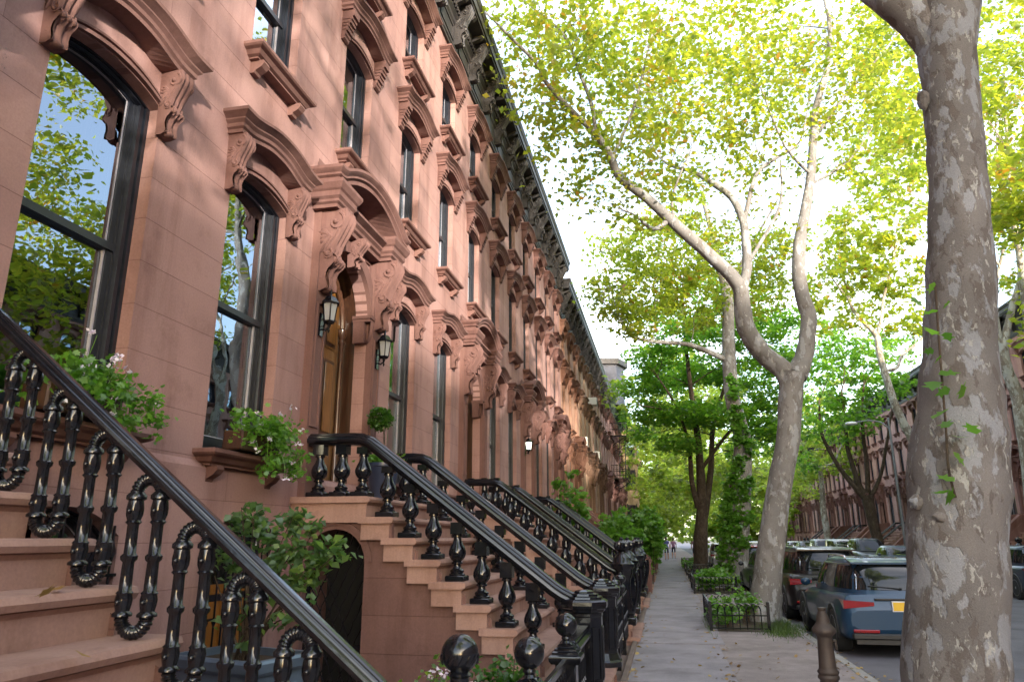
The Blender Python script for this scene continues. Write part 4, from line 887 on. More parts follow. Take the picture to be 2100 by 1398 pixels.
# across the street
o1 = [[(1905, 1130, 41.0, 30), (1898, 1010, 41.0, 22), (1875, 911, 41.0, 18), (1852, 867, 41.0, 17), (1832, 820, 41.0, 15), (1816, 769, 41.0, 14), (1803, 722, 41.0, 13), (1797, 687, 41.0, 12), (1769, 659, 41.0, 8), (1746, 628, 41.0, 7), (1734, 590, 41.0, 5), (1720, 520, 41.0, 3)], [(1797, 690, 41.0, 8), (1808, 651, 41.0, 7), (1812, 610, 41.0, 6), (1830, 540, 41.0, 4), (1840, 460, 41.0, 2)], [(1818, 760, 41.0, 7), (1840, 753, 41.5, 7), (1852, 726, 41.8, 6), (1891, 694, 42.3, 5), (1920, 640, 42.6, 3)], [(1738, 610, 41.0, 4), (1700, 560, 40.3, 3), (1680, 500, 39.5, 2)]]
c1 = [(1700, 500, 70, 41.0, 420), (1760, 480, 80, 41.0, 520), (1830, 470, 70, 41.0, 460), (1690, 590, 60, 40.3, 300), (1740, 560, 60, 41.0, 330), (1800, 560, 60, 41.0, 330), (1850, 570, 60, 41.6, 360), (1720, 650, 60, 41.0, 300), (1860, 660, 50, 42.6, 260), (1800, 640, 60, 43.3, 300), (1780, 400, 70, 41.0, 260), (1870, 400, 70, 42.6, 420), (1860, 300, 80, 44.1, 500), (1790, 280, 80, 44.1, 420), (1930, 520, 60, 42.6, 250)]
tree('plane_tree', 'leaning pale-limbed plane tree across the street, left of the massive mottled trunk', o1, [cl(a, b, r, Y, n*1.35) for a, b, r, Y, n in c1], M['bark_pale'], M['leaf'], .27, 2, 15, 'street plane trees')
o2 = [[(1806, 1150, 51.0, 26), (1803, 1119, 51.0, 20), (1787, 1057, 51.0, 21), (1778, 1015, 51.0, 24)], [(1772, 1020, 51.0, 13), (1756, 1001, 51.0, 12), (1724, 962, 51.0, 9), (1700, 922, 51.0, 8), (1683, 881, 51.0, 6), (1680, 820, 51.0, 3)], [(1772, 1012, 51.0, 12), (1760, 989, 51.0, 11), (1745, 943, 51.0, 9), (1737, 912, 51.0, 8), (1733, 860, 51.0, 5), (1725, 800, 51.0, 3)], [(1780, 1010, 51.0, 11), (1778, 953, 51.0, 9), (1770, 891, 51.0, 7), (1768, 840, 51.0, 5), (1772, 780, 51.0, 2)], [(1785, 1015, 51.0, 9), (1793, 1005, 51.0, 8), (1807, 970, 51.0, 7), (1818, 912, 51.0, 6), (1826, 860, 51.0, 4), (1836, 800, 51.0, 2)]]
c2b = [(1690, 830, 50, 520), (1740, 800, 55, 700), (1800, 790, 55, 650), (1850, 790, 40, 300), (1680, 760, 50, 520), (1730, 730, 55, 600), (1790, 720, 55, 560), (1660, 880, 35, 260), (1720, 880, 40, 330), (1770, 860, 40, 300), (1680, 690, 50, 420), (1840, 720, 45, 300), (1645, 950, 30, 200)]
tree('shade_tree', 'small dark tree with a wide V of branches across the street', o2, [cl(a, b, r, 51+rgx.uniform(-2, 2), n*1.3, 1.3, .7) for a, b, r, n in c2b], M['bark_dark'], M['leaf_g'], .25, 2, 16)
o3 = [[(1700, 1150, 67.9, 20), (1698, 1105, 67.9, 14), (1688, 1040, 67.9, 12), (1686, 1000, 67.9, 9), (1680, 960, 67.9, 8), (1660, 935, 67.9, 5), (1640, 900, 67.9, 3)], [(1681, 965, 67.9, 6), (1695, 955, 67.9, 5), (1712, 945, 67.9, 4), (1730, 900, 67.9, 2)]]
tree('plane_tree', 'slim grey plane trunk across the street, left of the dark V-shaped tree', o3, [cl(a, b, r, 68, n) for a, b, r, n in [(1650, 880, 40, 260), (1700, 860, 40, 260), (1630, 830, 40, 300), (1690, 800, 45, 300)]], M['bark_pale'], M['leaf_f'], .30, 2, 17, 'street plane trees')
o4 = [[(2135, 1150, 31.1, 44), (2115, 960, 31.1, 34), (2096, 860, 31.1, 28), (2088, 815, 31.1, 26), (2068, 765, 31.1, 22), (2058, 718, 31.1, 18), (2066, 670, 31.1, 14), (2080, 615, 31.1, 12), (2092, 560, 31.1, 9), (2080, 460, 31.1, 7), (2058, 400, 31.1, 5), (2040, 330, 31.1, 3)], [(2056, 715, 31.1, 12), (2046, 670, 31.1, 10), (2040, 600, 31.1, 8), (2060, 500, 30.5, 5)], [(2100, 900, 31.1, 20), (2120, 760, 31.1, 18), (2105, 640, 31.1, 16), (2090, 520, 30.5, 12), (2075, 430, 30.0, 8), (2060, 200, 29.7, 4)]]
tree('plane_tree', 'pale plane tree across the street at the right edge, beyond the massive trunk', o4, [cl(a, b, r, Y, n) for a, b, r, Y, n in [(2050, 60, 90, 29.7, 700), (2080, 180, 90, 29.7, 700), (2060, 300, 80, 30.4, 600), (2090, 420, 80, 31.1, 600), (2050, 480, 50, 31.1, 260), (2140, 300, 120, 29.7, 700), (2150, 100, 120, 29.7, 700), (1960, 40, 70, 28.4, 300), (2060, 600, 40, 32.4, 120), (2150, 550, 80, 31.1, 400), (1850, 150, 90, 28.4, 900), (1850, 50, 90, 27.0, 800), (1830, 260, 70, 28.4, 600), (2050, 150, 100, 28.4, 900), (2070, 380, 80, 29.7, 500), (1760, 350, 50, 28.4, 160), (1840, 380, 60, 28.4, 360)]], M['bark_pale'], M['leaf'], .20, 3, 18, 'street plane trees')
gtree('plane_tree', 'unseen plane tree added behind the viewer to shade the nearest stoop', 2.0, -4.5, 15, 5.0, 63, M['bark'], M['leaf'], .3, 6500, .2, 'street plane trees', .34)  # unseen tree added behind the camera as an occluder for the lower facade
# trees further on, both kerbs, and the ones across the street that the windows mirror
far = [(6.5, 120, 13, 7, .3, 'leaf_f'), (-2.2, 92, 11, 4.5, .3, 'leaf_f'), (10.5, 112, 12, 6, .3, 'leaf_f'), (1.6, 47, 13, 4.5, .24, 'leaf_f'), (1.7, 55, 14, 5, .25, 'leaf_f'), (1.5, 66, 14, 5, .26, 'leaf_f'), (1.7, 80, 15, 5.5, .3, 'leaf_f'), (1.6, 98, 15, 6, .3, 'leaf_f'), (-1.5, 112, 15, 6, .3, 'leaf_f'), (13.2, 70, 14, 5, .28, 'leaf_f'), (13, 84, 15, 5.5, .3, 'leaf_f'), (13, 100, 15, 6, .3, 'leaf_f'), (13, 118, 16, 6, .3, 'leaf_f'), (3.5, 132, 17, 8, .35, 'leaf_f'), (9, 140, 17, 8, .35, 'leaf_f')]
lab = ['low broad yellow-green tree in the middle of the street end', 'low yellow-green tree before the farthest left houses', 'low green tree at the right of the street end', 'slender street tree just beyond the dark layered tree', 'far street tree on the left kerb, third beyond the ivy-clad tree', 'far yellow-green tree on the left kerb before the walkers', 'far tree over the left kerb beyond the walkers', 'yellowish tree at the far left kerb', 'farthest tree in front of the left row end', 'far tree on the right kerb beside the sunlit house', 'yellowish far tree on the right kerb', 'tree far down the right kerb', 'tree at the far end of the right kerb', 'yellow-green tree closing the end of the street', 'tree closing the end of the street on its right']
for k, ((X, Y, h, r, tr, lf), lb) in enumerate(zip(far, lab)): gtree('street_tree', lb, X, Y, h, r, 40+k, M['bark_pale' if k % 2 else 'bark'], M[lf], tr, 3600 if Y < 90 else 4400, .30 if Y < 90 else .55, 'far street trees', .30 if Y < 88 else .10)
gtree('street_tree', 'tree across the street mirrored in the largest front window', 12.9, 20.5, 18, 5.4, 61, M['bark'], M['leaf_y'], .28, 16000, .2, 'trees mirrored in windows', .36)
gtree('street_tree', 'tree across the street mirrored in the second window', 13.2, 11, 15.5, 4.6, 62, M['bark'], M['leaf_y'], .22, 9000, .2, 'trees mirrored in windows', .36)

# ------------------------------------------------------------------ tree pits
def pit_fence(label, x0, x1, y0, y1, h=.52, near=True):
    t = thing('pit_fence', label, 'fence', (x0, y0, 0), 0, 'hooped iron pit fences')
    for px, py in ((0, 0), (x1-x0, 0), (0, y1-y0), (x1-x0, y1-y0)):
        mb = MB(); mb.box(px-.028, px+.028, py-.028, py+.028, -.02, h, b=.005); put('post', mb.mesh('post', M['iron']), t)
    for (ax, ay), (bx, by) in (((0, 0), (x1-x0, 0)), ((0, 0), (0, y1-y0)), ((0, y1-y0), (x1-x0, y1-y0))):
        mb = MB(); L = math.hypot(bx-ax, by-ay); n = max(3, int(L/.125)); P = lambda s, z: (ax+(bx-ax)*s/L, ay+(by-ay)*s/L, z)
        for z in (.05, .28): mb.tube([P(0, z), P(L, z)], .013, 6)
        d = L/n
        for i in range(n+1): mb.tube([P(i*d, .03), P(i*d, .36)], .011, 5)
        for i in range(n-1): mb.tube([P((i+1-math.cos(a))*d, .36+.13*math.sin(a)) for a in [k*math.pi/10 for k in range(11)]], .012, 5)
        put('panel', mb.mesh('panel', M['iron']), t)
    return t
def bed(label, X, Y, sx, sy, h, n, mat, seed, size=.11, name='pit_plant', cat='plant', jag=False, z0=.0):
    t = thing(name, label, cat, (X, Y, 0)); rg = random.Random(seed); mb = MB(); c = []
    for k in range(9):
        x, y = rg.uniform(-.8, .8)*sx, rg.uniform(-.8, .8)*sy; z = h*rg.uniform(.45, .85); c.append((x, y, z0+z*.75, sx*.34, sy*.34, h*.3, n/9)); p, r = smooth([Vector((x*.7, y*.7, z0-.05)), Vector((x*.85, y*.9, z0+z*.5)), Vector((x, y, z0+z))], [.012, .009, .003]); mb.tube(p, r, 5)
    put('stems', mb.mesh('stems', M['bark_dark']), t); put('foliage', leaf_mesh('foliage', c, size, mat, seed, .9, 10, jag, .07, .1), t); return t
pits = [(.74, 1.78, 15.0, 17.3, 'hooped iron fence round the pit of the nearest forked plane tree'), (.78, 2.05, 24.6, 27.4, 'hooped iron fence round the second tree pit, full of green plants'), (.85, 2.0, 30.8, 33.2, 'dark pit fence beside the ivy-clad trunk'), (.85, 2.0, 36.2, 39.2, 'pit fence at the foot of the dark forked brown trunk'), (.85, 2.0, 44, 47, 'small far pit fence beyond the brown trunk')]
for k, (a, b, c_, d, lb) in enumerate(pits):
    pit_fence(lb, a, b, c_, d); mb = MB(); mb.add([(a-.02, c_-.02, .002), (b+.5, c_-.02, .002), (b+.5, d+.02, .002), (a-.02, d+.02, .002)], [(0, 1, 2, 3)]); s_ = struct('soil', mb, M['soil'])
bed('bright green leafy plants inside the nearest pit fence', 1.22, 15.9, .42, .8, .62, 620, M['leaf_b'], 71, .10)
bed('tall sprig of green plants leaning on the nearest plane trunk', 1.62, 16.75, .2, .5, .85, 260, M['leaf_b'], 72, .10)
bed('mound of green plants filling the second pit fence', 1.35, 25.7, .6, .9, .85, 900, M['leaf_b'], 73, .12); bed('darker plants beside the second pit fence, near the cars', 2.0, 26.6, .35, .8, .65, 420, M['leaf_g'], 74, .12)
bed('low ivy-green plants in the third pit', 1.4, 32, .5, .9, .5, 420, M['leaf_g'], 75, .12); bed('low hedge plants along the far pit fences', 1.3, 41, .45, 2.5, .6, 700, M['leaf_b'], 76, .14); bed('low plants in the farthest visible pit', 1.3, 47, .45, 2, .6, 500, M['leaf_g'], 77, .14)
def blades(name, lst, seed, hh=.09):
    rg = np.random.default_rng(seed); V = []; Fc = []
    for X, Y, sx, sy, n in lst:
        for k in range(n):
            x = X+rg.normal()*sx; y = Y+rg.normal()*sy; a = rg.uniform(0, 6.28); h = hh*rg.uniform(.5, 1.3); l = rg.normal(size=2)*.04; dx, dy = .006*math.cos(a), .006*math.sin(a); o = len(V)
            V += [(x-dx, y-dy, -.01), (x+dx, y+dy, -.01), (x+l[0], y+l[1], h)]; Fc.append((o, o+1, o+2))
    me = bpy.data.meshes.new(name); me.from_pydata(V, [], Fc); me.materials.append(M['grass']); o = put(name, me); o['kind'] = 'stuff'; o['label'] = 'grass tufts at the foot of the nearest forked plane tree'; o['category'] = 'grass'; return o
blades('grass', [(2.05, 15.4, .22, .5, 900), (1.95, 14.7, .15, .3, 350), (2.2, 16.3, .1, .5, 300), (.72, 15.8, .04, .7, 120)], 81)
# fallen leaves
cs = []; rg = random.Random(9)
me = None; P = []
for k in range(560):
    y = rg.choice([rg.uniform(5, 16), rg.uniform(8, 45)]); x = rg.choice([rg.uniform(-.5, 2.3), rg.gauss(2.2, .1), rg.gauss(-.5, .06), rg.gauss(2.58, .12), rg.gauss(.75, .12)]); P.append((x, y, -.115 if x > 2.44 else .012, .001, .001, .001, 1))
for k in range(12): x = rg.uniform(-2.6, -1.0); i = round((x+3.7-.9)/.243+.5); P.append((x, rg.uniform(1.2, 2.6), 2.08-.198*max(0, i)+.012, .001, .001, .001, 1)) if 0 < i < 9 else None
o = put('fallen_leaves', leaf_mesh('fallen_leaves', P, .055, M['fallen'], 82, .25, 1, True, .002)); tag(o, 'dry leaves scattered over the sidewalk, curb and steps', 'leaves', None, 'stuff')

# ------------------------------------------------------------------ near things by the stoops
# iron area fence with ball-topped posts
t = thing('area_fence', 'black iron gate and fence with two polished ball finials below the flower windows', 'fence', (-.755, 4.14, 0))
mb = MB()
def ballpost(mb, y, zc, r):
    mb.box(-.075, .075, y-.075, y+.075, 0, zc-.235, b=.008); mb.box(-.085, .085, y-.085, y+.085, 0, .14, b=.01)
    h = zc-.235
    for k, (q, z) in enumerate(((.125, 0), (.14, .018), (.13, .035), (.112, .05), (.112, .058), (.092, .075), (.092, .083), (.068, .1), (.068, .108), (.05, .122))):
        pass
    mb.lathe([(.14, h-.02), (.16, h), (.165, h+.02), (.16, h+.035), (.135, h+.045), (.135, h+.058), (.11, h+.068), (.11, h+.08), (.08, h+.092), (.08, h+.102), (.05, h+.115), (0, h+.12)], (0, y, 0), 4, False, rot=math.pi/4)
    mb.lathe([(.04, h+.11), (.028, h+.13), (.036, h+.145), (.03, h+.16)], (0, y, 0), 14); mb.ball((0, y, zc), r, 28, 18)
for y, zc in ((0, 1.085), (1.51, 1.065)):
    m2 = MB(); ballpost(m2, y, zc, .082); put('gate_post', m2.mesh('gate_post', M['iron']), t)
def lace(mb, y0, y1, top):
    mb.box(-.02, .02, y0, y1, top-.03, top+.02, b=.006); mb.box(-.015, .015, y0, y1, .12, .15); n = max(2, int((y1-y0)/.1))
    for i in range(n+1):
        y = y0+(y1-y0)*i/n; mb.tube([(0, y, .13), (0, y, top-.02)], .009, 6); mb.lathe([(.008, 0), (.022, .03), (.008, .06)], (0, y, top*.55), 8); mb.lathe([(.008, 0), (.02, .03), (.008, .06)], (0, y, .3), 8)
        if i < n:
            d = (y1-y0)/n; c = y+d/2
            for zc, rr in ((top-.10, .045), (.24, .045)): mb.tube([(0, c+rr*math.cos(a), zc+rr*math.sin(a)) for a in [k*math.pi/6 for k in range(12)]], .006, 5, closed=True)
            mb.tube([(0, y+d*s, top*.42+.16*math.sin(math.pi*s)) for s in [k/8 for k in range(9)]], .007, 5)
for a, b, nm, tp in ((.1, 1.41, 'gate', .83), (1.6, 2.66, 'fence_panel', .86), (-1.25, -.1, 'fence_panel', .80)):
    m2 = MB(); lace(m2, a, b, tp); put(nm, m2.mesh(nm, M['iron']), t)
m2 = MB(); m2.box(-.09, .09, 1.6, 2.62, .86, .92, b=.02); m2.box(-.06, .06, 1.6, 2.62, .92, .945, b=.01); put('top_rail', m2.mesh('top_rail', M['iron']), t)
for k, yb in enumerate((9.13, 15.27, 21.41)):
    t = thing('area_fence', ['black iron fence with two ribbed urn posts just past the octagonal newels', 'black iron fence between the twin urn newels and the next carved stoop', 'iron area fence beside the green bushes'][k], 'fence', (-.70, yb, 0))
    for dy in (1.0, 2.3):
        m2 = MB(); m2.box(-.05, .05, dy-.05, dy+.05, .05, .25); m2.lathe([(.05, .25), (.045, .3), (.03, .34), (.03, .7), (.05, .72), (.03, .76), (.03, .9), (.06, .94), (.07, .98), (.05, 1.01), (.03, 1.03), (.07, 1.06), (.085, 1.10), (.07, 1.135), (.03, 1.15), (.015, 1.18), (0, 1.2)], (0, dy, 0), 16); put('post', m2.mesh('post', M['iron']), t)
    m2 = MB(); lace(m2, .1, 3.8, .85); put('fence_panel', m2.mesh('fence_panel', M['iron']), t)
# zinc planter with a smoke-bush
M['zinc'] = simple('weathered_zinc', (.15, .205, .29), .45, .55, .2, 5, .2)
t = thing('potted_shrub', 'smoke bush in a blue grey square planter below the flower windows', 'potted plant', (-3.0, 5.06, 0), R(-15))
mb = MB(); a, b = .40, .27; H = .90
prof = [(.86, 0), (.95, H-.10), (1.0, H-.10), (1.06, H-.075), (1.08, H-.02), (1.05, H), (.96, H), (.95, H-.06)]
mb.loft([[(sx*a*k, sy*b*(1+(k-1)*a/b), z) for sx, sy in ((-1, -1), (1, -1), (1, 1), (-1, 1))] for k, z in prof], True, False)
for s in (-1, 1): mb.box(-a*.7, a*.7, s*b*.97-.012, s*b*.97+.012, .25, .72, b=.008); mb.box(s*a*.945-.012, s*a*.945+.012, -b*.62, b*.62, .25, .72, b=.008)
put('planter', mb.mesh('planter', M['zinc']), t); mb = MB(); mb.add([(-a*.95, -b*.95, H-.05), (a*.95, -b*.95, H-.05), (a*.95, b*.95, H-.05), (-a*.95, b*.95, H-.05)], [(0, 1, 2, 3)]); put('soil', mb.mesh('soil', M['soil']), t)
iR = Matrix.Rotation(R(15), 3, 'Z')
def L3(px, py, Y): return iR @ (at(px, py, Y)-Vector((-3.0, 5.06, 0)))
mb = MB(); tips = [(495, 1040, 5.2), (520, 1075, 5.1), (600, 1060, 5.0), (640, 1090, 4.95), (700, 1125, 4.9), (560, 1090, 5.2), (470, 1130, 5.2), (640, 1180, 5.0), (580, 1250, 4.8), (620, 1250, 4.9), (480, 1260, 5.1), (660, 1140, 5.1), (550, 1160, 4.9), (600, 1130, 4.8), (440, 1180, 5.2)]
cl_ = []; rg = random.Random(17)
for px, py, Y in tips:
    e = L3(px, py, Y); s0 = Vector((rg.uniform(-.06, .06), rg.uniform(-.05, .05), H-.06)); p, r = smooth([s0, s0.lerp(e, .5)+Vector((rg.uniform(-.06, .06), rg.uniform(-.05, .05), .05)), e], [.010, .007, .003]); mb.tube(p, r, 6)
for px, py, r, Y, n in [(500, 1045, 22, 5.2, 12), (525, 1040, 18, 5.1, 10), (480, 1090, 35, 5.2, 40), (540, 1090, 50, 5.15, 90), (600, 1080, 40, 5.05, 50), (605, 1050, 25, 5.0, 14), (645, 1080, 28, 4.95, 26), (695, 1125, 26, 4.9, 26), (660, 1130, 35, 5.0, 50), (620, 1140, 50, 4.95, 100), (560, 1150, 50, 5.0, 90), (490, 1160, 45, 5.15, 60), (450, 1140, 25, 5.2, 22), (650, 1190, 30, 5.0, 30), (600, 1200, 40, 4.9, 40), (530, 1220, 35, 5.0, 26), (570, 1270, 30, 4.8, 20), (490, 1270, 35, 5.1, 22), (620, 1260, 18, 4.9, 8), (505, 1320, 20, 4.9, 10)]:
    q = L3(px, py, Y); rr = r*5.3/F; cl_.append((q.x, q.y, q.z, rr, rr, rr*.9, n*1.5))
put('stems', mb.mesh('stems', M['bark_dark']), t)
def round_leaf(name, clumps, size, mat, seed): return leaf_mesh(name, clumps, size, mat, seed, 1.0, 3, False, .03, .0)
put('foliage', round_leaf('foliage', cl_, .062, M['leaf_s'], 91), t)
# window boxes
def window_box(label, yc, sy, sx, n, seed, hang):
    t = thing('window_flowers', label, 'window box', (-3.52, yc, 2.40)); rg = random.Random(seed); mb = MB(); mb.box(-.11, .08, -sy*.85, sy*.85, 0.004, .17, b=.012); put('box', mb.mesh('box', M['wood_dark']), t)
    c = []; mb = MB(); fl = []
    for k in range(18):
        y = rg.uniform(-1, 1)*sy; x = rg.uniform(-.08, .22); z = rg.uniform(.10, .33); c.append((x, y, z, .10, .13, .10, n/18)); p, r = smooth([Vector((x*.3, y*.8, .1)), Vector((x*.7, y*.95, z*.8)), Vector((x, y, z))], [.006, .005, .003]); mb.tube(p, r, 5)
    for k in range(10):
        y = sy*rg.uniform(-.3, 1.1); x = rg.uniform(.12, .28); z = rg.uniform(hang, .15); c.append((x, y, z, .09, .12, .09, n/22)); p, r = smooth([Vector((.05, y*.8, .15)), Vector((x*.9, y, .16)), Vector((x, y, z))], [.006, .005, .003]); mb.tube(p, r, 5)
    for k in range(15): x = rg.uniform(.08, .32); y = sy*rg.uniform(-.8, 1.15); z = rg.uniform(hang, .48); fl.append((x, y, z, .02, .025, .02, 11)); p, r = smooth([Vector((x*.5, y*.8, .15)), Vector((x*.9, y, z*.6+.08)), Vector((x, y, z))], [.003, .003, .002]); mb.tube(p, r, 4)
    put('stems', mb.mesh('stems', M['leaf_b']), t); put('foliage', leaf_mesh('foliage', c, .047, M['leaf_b'], seed, 1.0, 8, True, .045, .1), t); put('flowers', leaf_mesh('flowers', fl, .030, M['petal'], seed+1, 1.5, 6, False, .014, .1), t)
window_box('trailing green geraniums with pale pink flowers in the box on the largest window sill', 3.80, .36, .1, 850, 101, -.02)
window_box('trailing green geraniums with pale pink flowers on the sill nearest the oak door', 5.84, .37, .1, 1000, 102, -.22)
# topiary in a dark pot on the landing
t = thing('topiary', 'clipped ball topiary on a stem in a dark blue pot by the oak door', 'potted plant', (-3.30, 8.36, 2.08))
M['pot'] = simple('dark_blue_glaze', (.03, .04, .075), .3, 0, .2, 4, .1)
mb = MB(); mb.lathe([(.13, 0), (.14, .02), (.19, .42), (.205, .43), (.205, .47), (.18, .47), (.175, .42)], n=24); put('pot', mb.mesh('pot', M['pot']), t)
mb = MB(); p, r = smooth([Vector((0, 0, .38)), Vector((.01, .0, .65)), Vector((-.03, .05, .95))], [.014, .012, .01]); mb.tube(p, r, 8); put('stem', mb.mesh('stem', M['bark_dark']), t)
put('foliage', leaf_mesh('foliage', [(-.09, .08, 1.03, .135, .135, .14, 1700)], .032, M['leaf_t'], 103, 1.2, 10, False, .022, .55), t)
put('flowers', leaf_mesh('flowers', [(-.10, -.08, .52, .13, .12, .06, 160), (.14, .0, .5, .1, .1, .06, 110)], .05, M['leaf_b'], 104, 1.1, 8, True, .04, .1), t)
# bushes in front gardens
bed('small conifer-green bush behind the polished ball finials', -1.20, 5.42, .24, .22, 1.06, 2200, M['leaf_t'], 111, .045, 'garden_bush', 'bush')
bed('low white-flowered plant left of the ball finials', -1.46, 4.9, .18, .18, 1.04, 520, M['leaf_g'], 112, .045, 'garden_bush', 'bush')
bed('wispy grass-like plant at the foot of the arched stoop gate', -1.97, 5.6, .22, .2, .80, 420, M['leaf_g'], 113, .05, 'garden_bush', 'bush')
t = thing('white_flowers', 'sprig of small white flowers on the plant left of the ball finials', 'flowers', (-1.44, 4.86, .13)); put('petals', leaf_mesh('petals', [(0, 0, .72, .12, .1, .07, 60), (.15, .1, .66, .1, .1, .08, 40)], .025, M['petal'], 114, 1.5, 5, False, .012, .1), t)
bs = [(-1.5, 24.0, .8, 1.2, 2.9, 2600, 'leafy bush rising behind the carved urn newels'), (-1.0, 28.5, .9, 1.7, 3.3, 4200, 'broad bright green bush at the sidewalk edge, middle of the bushes'), (-1.1, 33.5, .9, 2.0, 3.6, 4200, 'tall feathery bush farther along the sidewalk edge'), (-.8, 39.5, .9, 2.4, 3.7, 4200, 'farthest green bush overhanging the sidewalk'), (-2.7, 22.0, .5, .8, 4.1, 1200, 'tall pale green plant against the house wall beyond the stoops')]
for k, (X, Y, sx, sy, h, n, lb) in enumerate(bs): bed(lb, X, Y, sx, sy, h, n, M['leaf_b' if k != 3 else 'leaf_g'], 120+k, .15, 'garden_bush', 'bush')
# stone area walls farther on
mb = MB()
for k, y in enumerate((24.6, 30.4, 36.5, 42.6)):
    m2 = MB(); m2.box(-.80, -.58, y, y+2.9, 0, .85, b=.02); m2.box(-.84, -.54, y-.03, y+2.93, .85, .95, b=.02); m2.box(-.86, -.52, y-.15, y+.22, 0, 1.1, b=.02)
    o = put('area_wall', m2.mesh('area_wall', M['stone'])); tag(o, ['low brown stone wall below the first green bush', 'low brown stone wall below the broad bush', 'brown stone wall beside the far bush', 'farthest brown stone wall along the sidewalk'][k], 'wall', 'brown stone area walls')
# cast iron vent pipe
t = thing('vent_pipe', 'brown cast iron fluted vent pipe standing at the curb', 'bollard', (1.27, 7.0, 0)); M['rust'] = simple('brown_cast_iron', (.055, .040, .035), .6, .2, .35, 7, .4)
mb = MB(); rows = []
for r, z in [(.085, 0), (.085, .10), (.105, .12), (.105, .16), (.085, .18), (.072, .2)]: rows.append([(r*math.cos(a), r*math.sin(a), z) for a in [k*math.pi/20 for k in range(40)]])
for z in (.22, .52): rows.append([(.072*(1-.05*(k % 2))*math.cos(a), .072*(1-.05*(k % 2))*math.sin(a), z) for k, a in enumerate([k*math.pi/20 for k in range(40)])])
for r, z in [(.073, .53), (.086, .545), (.086, .56), (.076, .575), (.086, .59), (.086, .60), (.072, .615)]: rows.append([(r*math.cos(a), r*math.sin(a), z) for a in [k*math.pi/20 for k in range(40)]])
for z in (.63, .86): rows.append([((.070-.01*(z-.63)/.23)*(1-.05*(k % 2))*math.cos(a), (.070-.01*(z-.63)/.23)*(1-.05*(k % 2))*math.sin(a), z) for k, a in enumerate([k*math.pi/20 for k in range(40)])])
for r, z in [(.064, .875), (.075, .885), (.092, .90), (.097, .915), (.092, .935), (.068, .965), (.055, .985), (.055, 1.0), (.048, 1.03), (.036, 1.06), (.030, 1.075), (.034, 1.08), (.034, 1.10), (0, 1.105)]: rows.append([(r*math.cos(a), r*math.sin(a), z) for a in [k*math.pi/20 for k in range(40)]])
mb.loft(rows, True, True, True); put('pipe', mb.mesh('pipe', M['rust'], 50), t)
mb = MB(); mb.tube([(.085+.03*math.cos(a)*.3, .0+.028*math.cos(a), .80+.034*math.sin(a)) for a in [k*math.pi/8 for k in range(16)]], .008, 6, closed=True); mb.ball((.075, 0, .835), .018, 8, 6); put('ring', mb.mesh('ring', M['rust']), t)

# ------------------------------------------------------------------ cars
def paint(name, col, metal=.15, rough=.4):
    t = NT(name); c = t.coord(); f = t.noise(c, 220, 2); k = t.ramp(f, [(.3, tuple(x*.85 for x in col)), (.7, tuple(x*1.2 for x in col))]); d = t.noise(c, 1.4, 4)
    t.pbsdf(k, t.math('MULTIPLY_ADD', d, .15, rough-.08), metal, None, Coat_Weight=.6, Coat_Roughness=.04, Coat_IOR=1.4, Specular_IOR_Level=.3); return t.m
M['tyre'] = simple('black_rubber', (.018, .018, .019), .8, 0, .3, 9, .2); M['rim'] = simple('alloy_rim', (.42, .42, .44), .3, .9, .1, 3, 0); M['plastic'] = simple('black_trim_plastic', (.015, .015, .017), .5, 0, .2, 5, .05)
M['red_lens'] = simple('red_lens', (.24, .005, .008), .08, 0, .1, 3, 0, Coat_Weight=1.); M['plate'] = simple('golden_plate', (.70, .42, .02), .4, 0, .04, 3, 0); M['plate_edge'] = simple('plate_surround', (.55, .56, .6), .4, .2, .05, 3, 0); M['chrome'] = simple('chrome_trim', (.6, .6, .62), .15, 1., .05, 3, 0)
M['head_lens'] = simple('clear_lens', (.6, .62, .65), .08, .3, .05, 3, 0, Coat_Weight=1.); M['well'] = simple('wheel_well_black', (.006, .006, .006), .9, 0, .1, 3, 0)
NEXP = 4.2
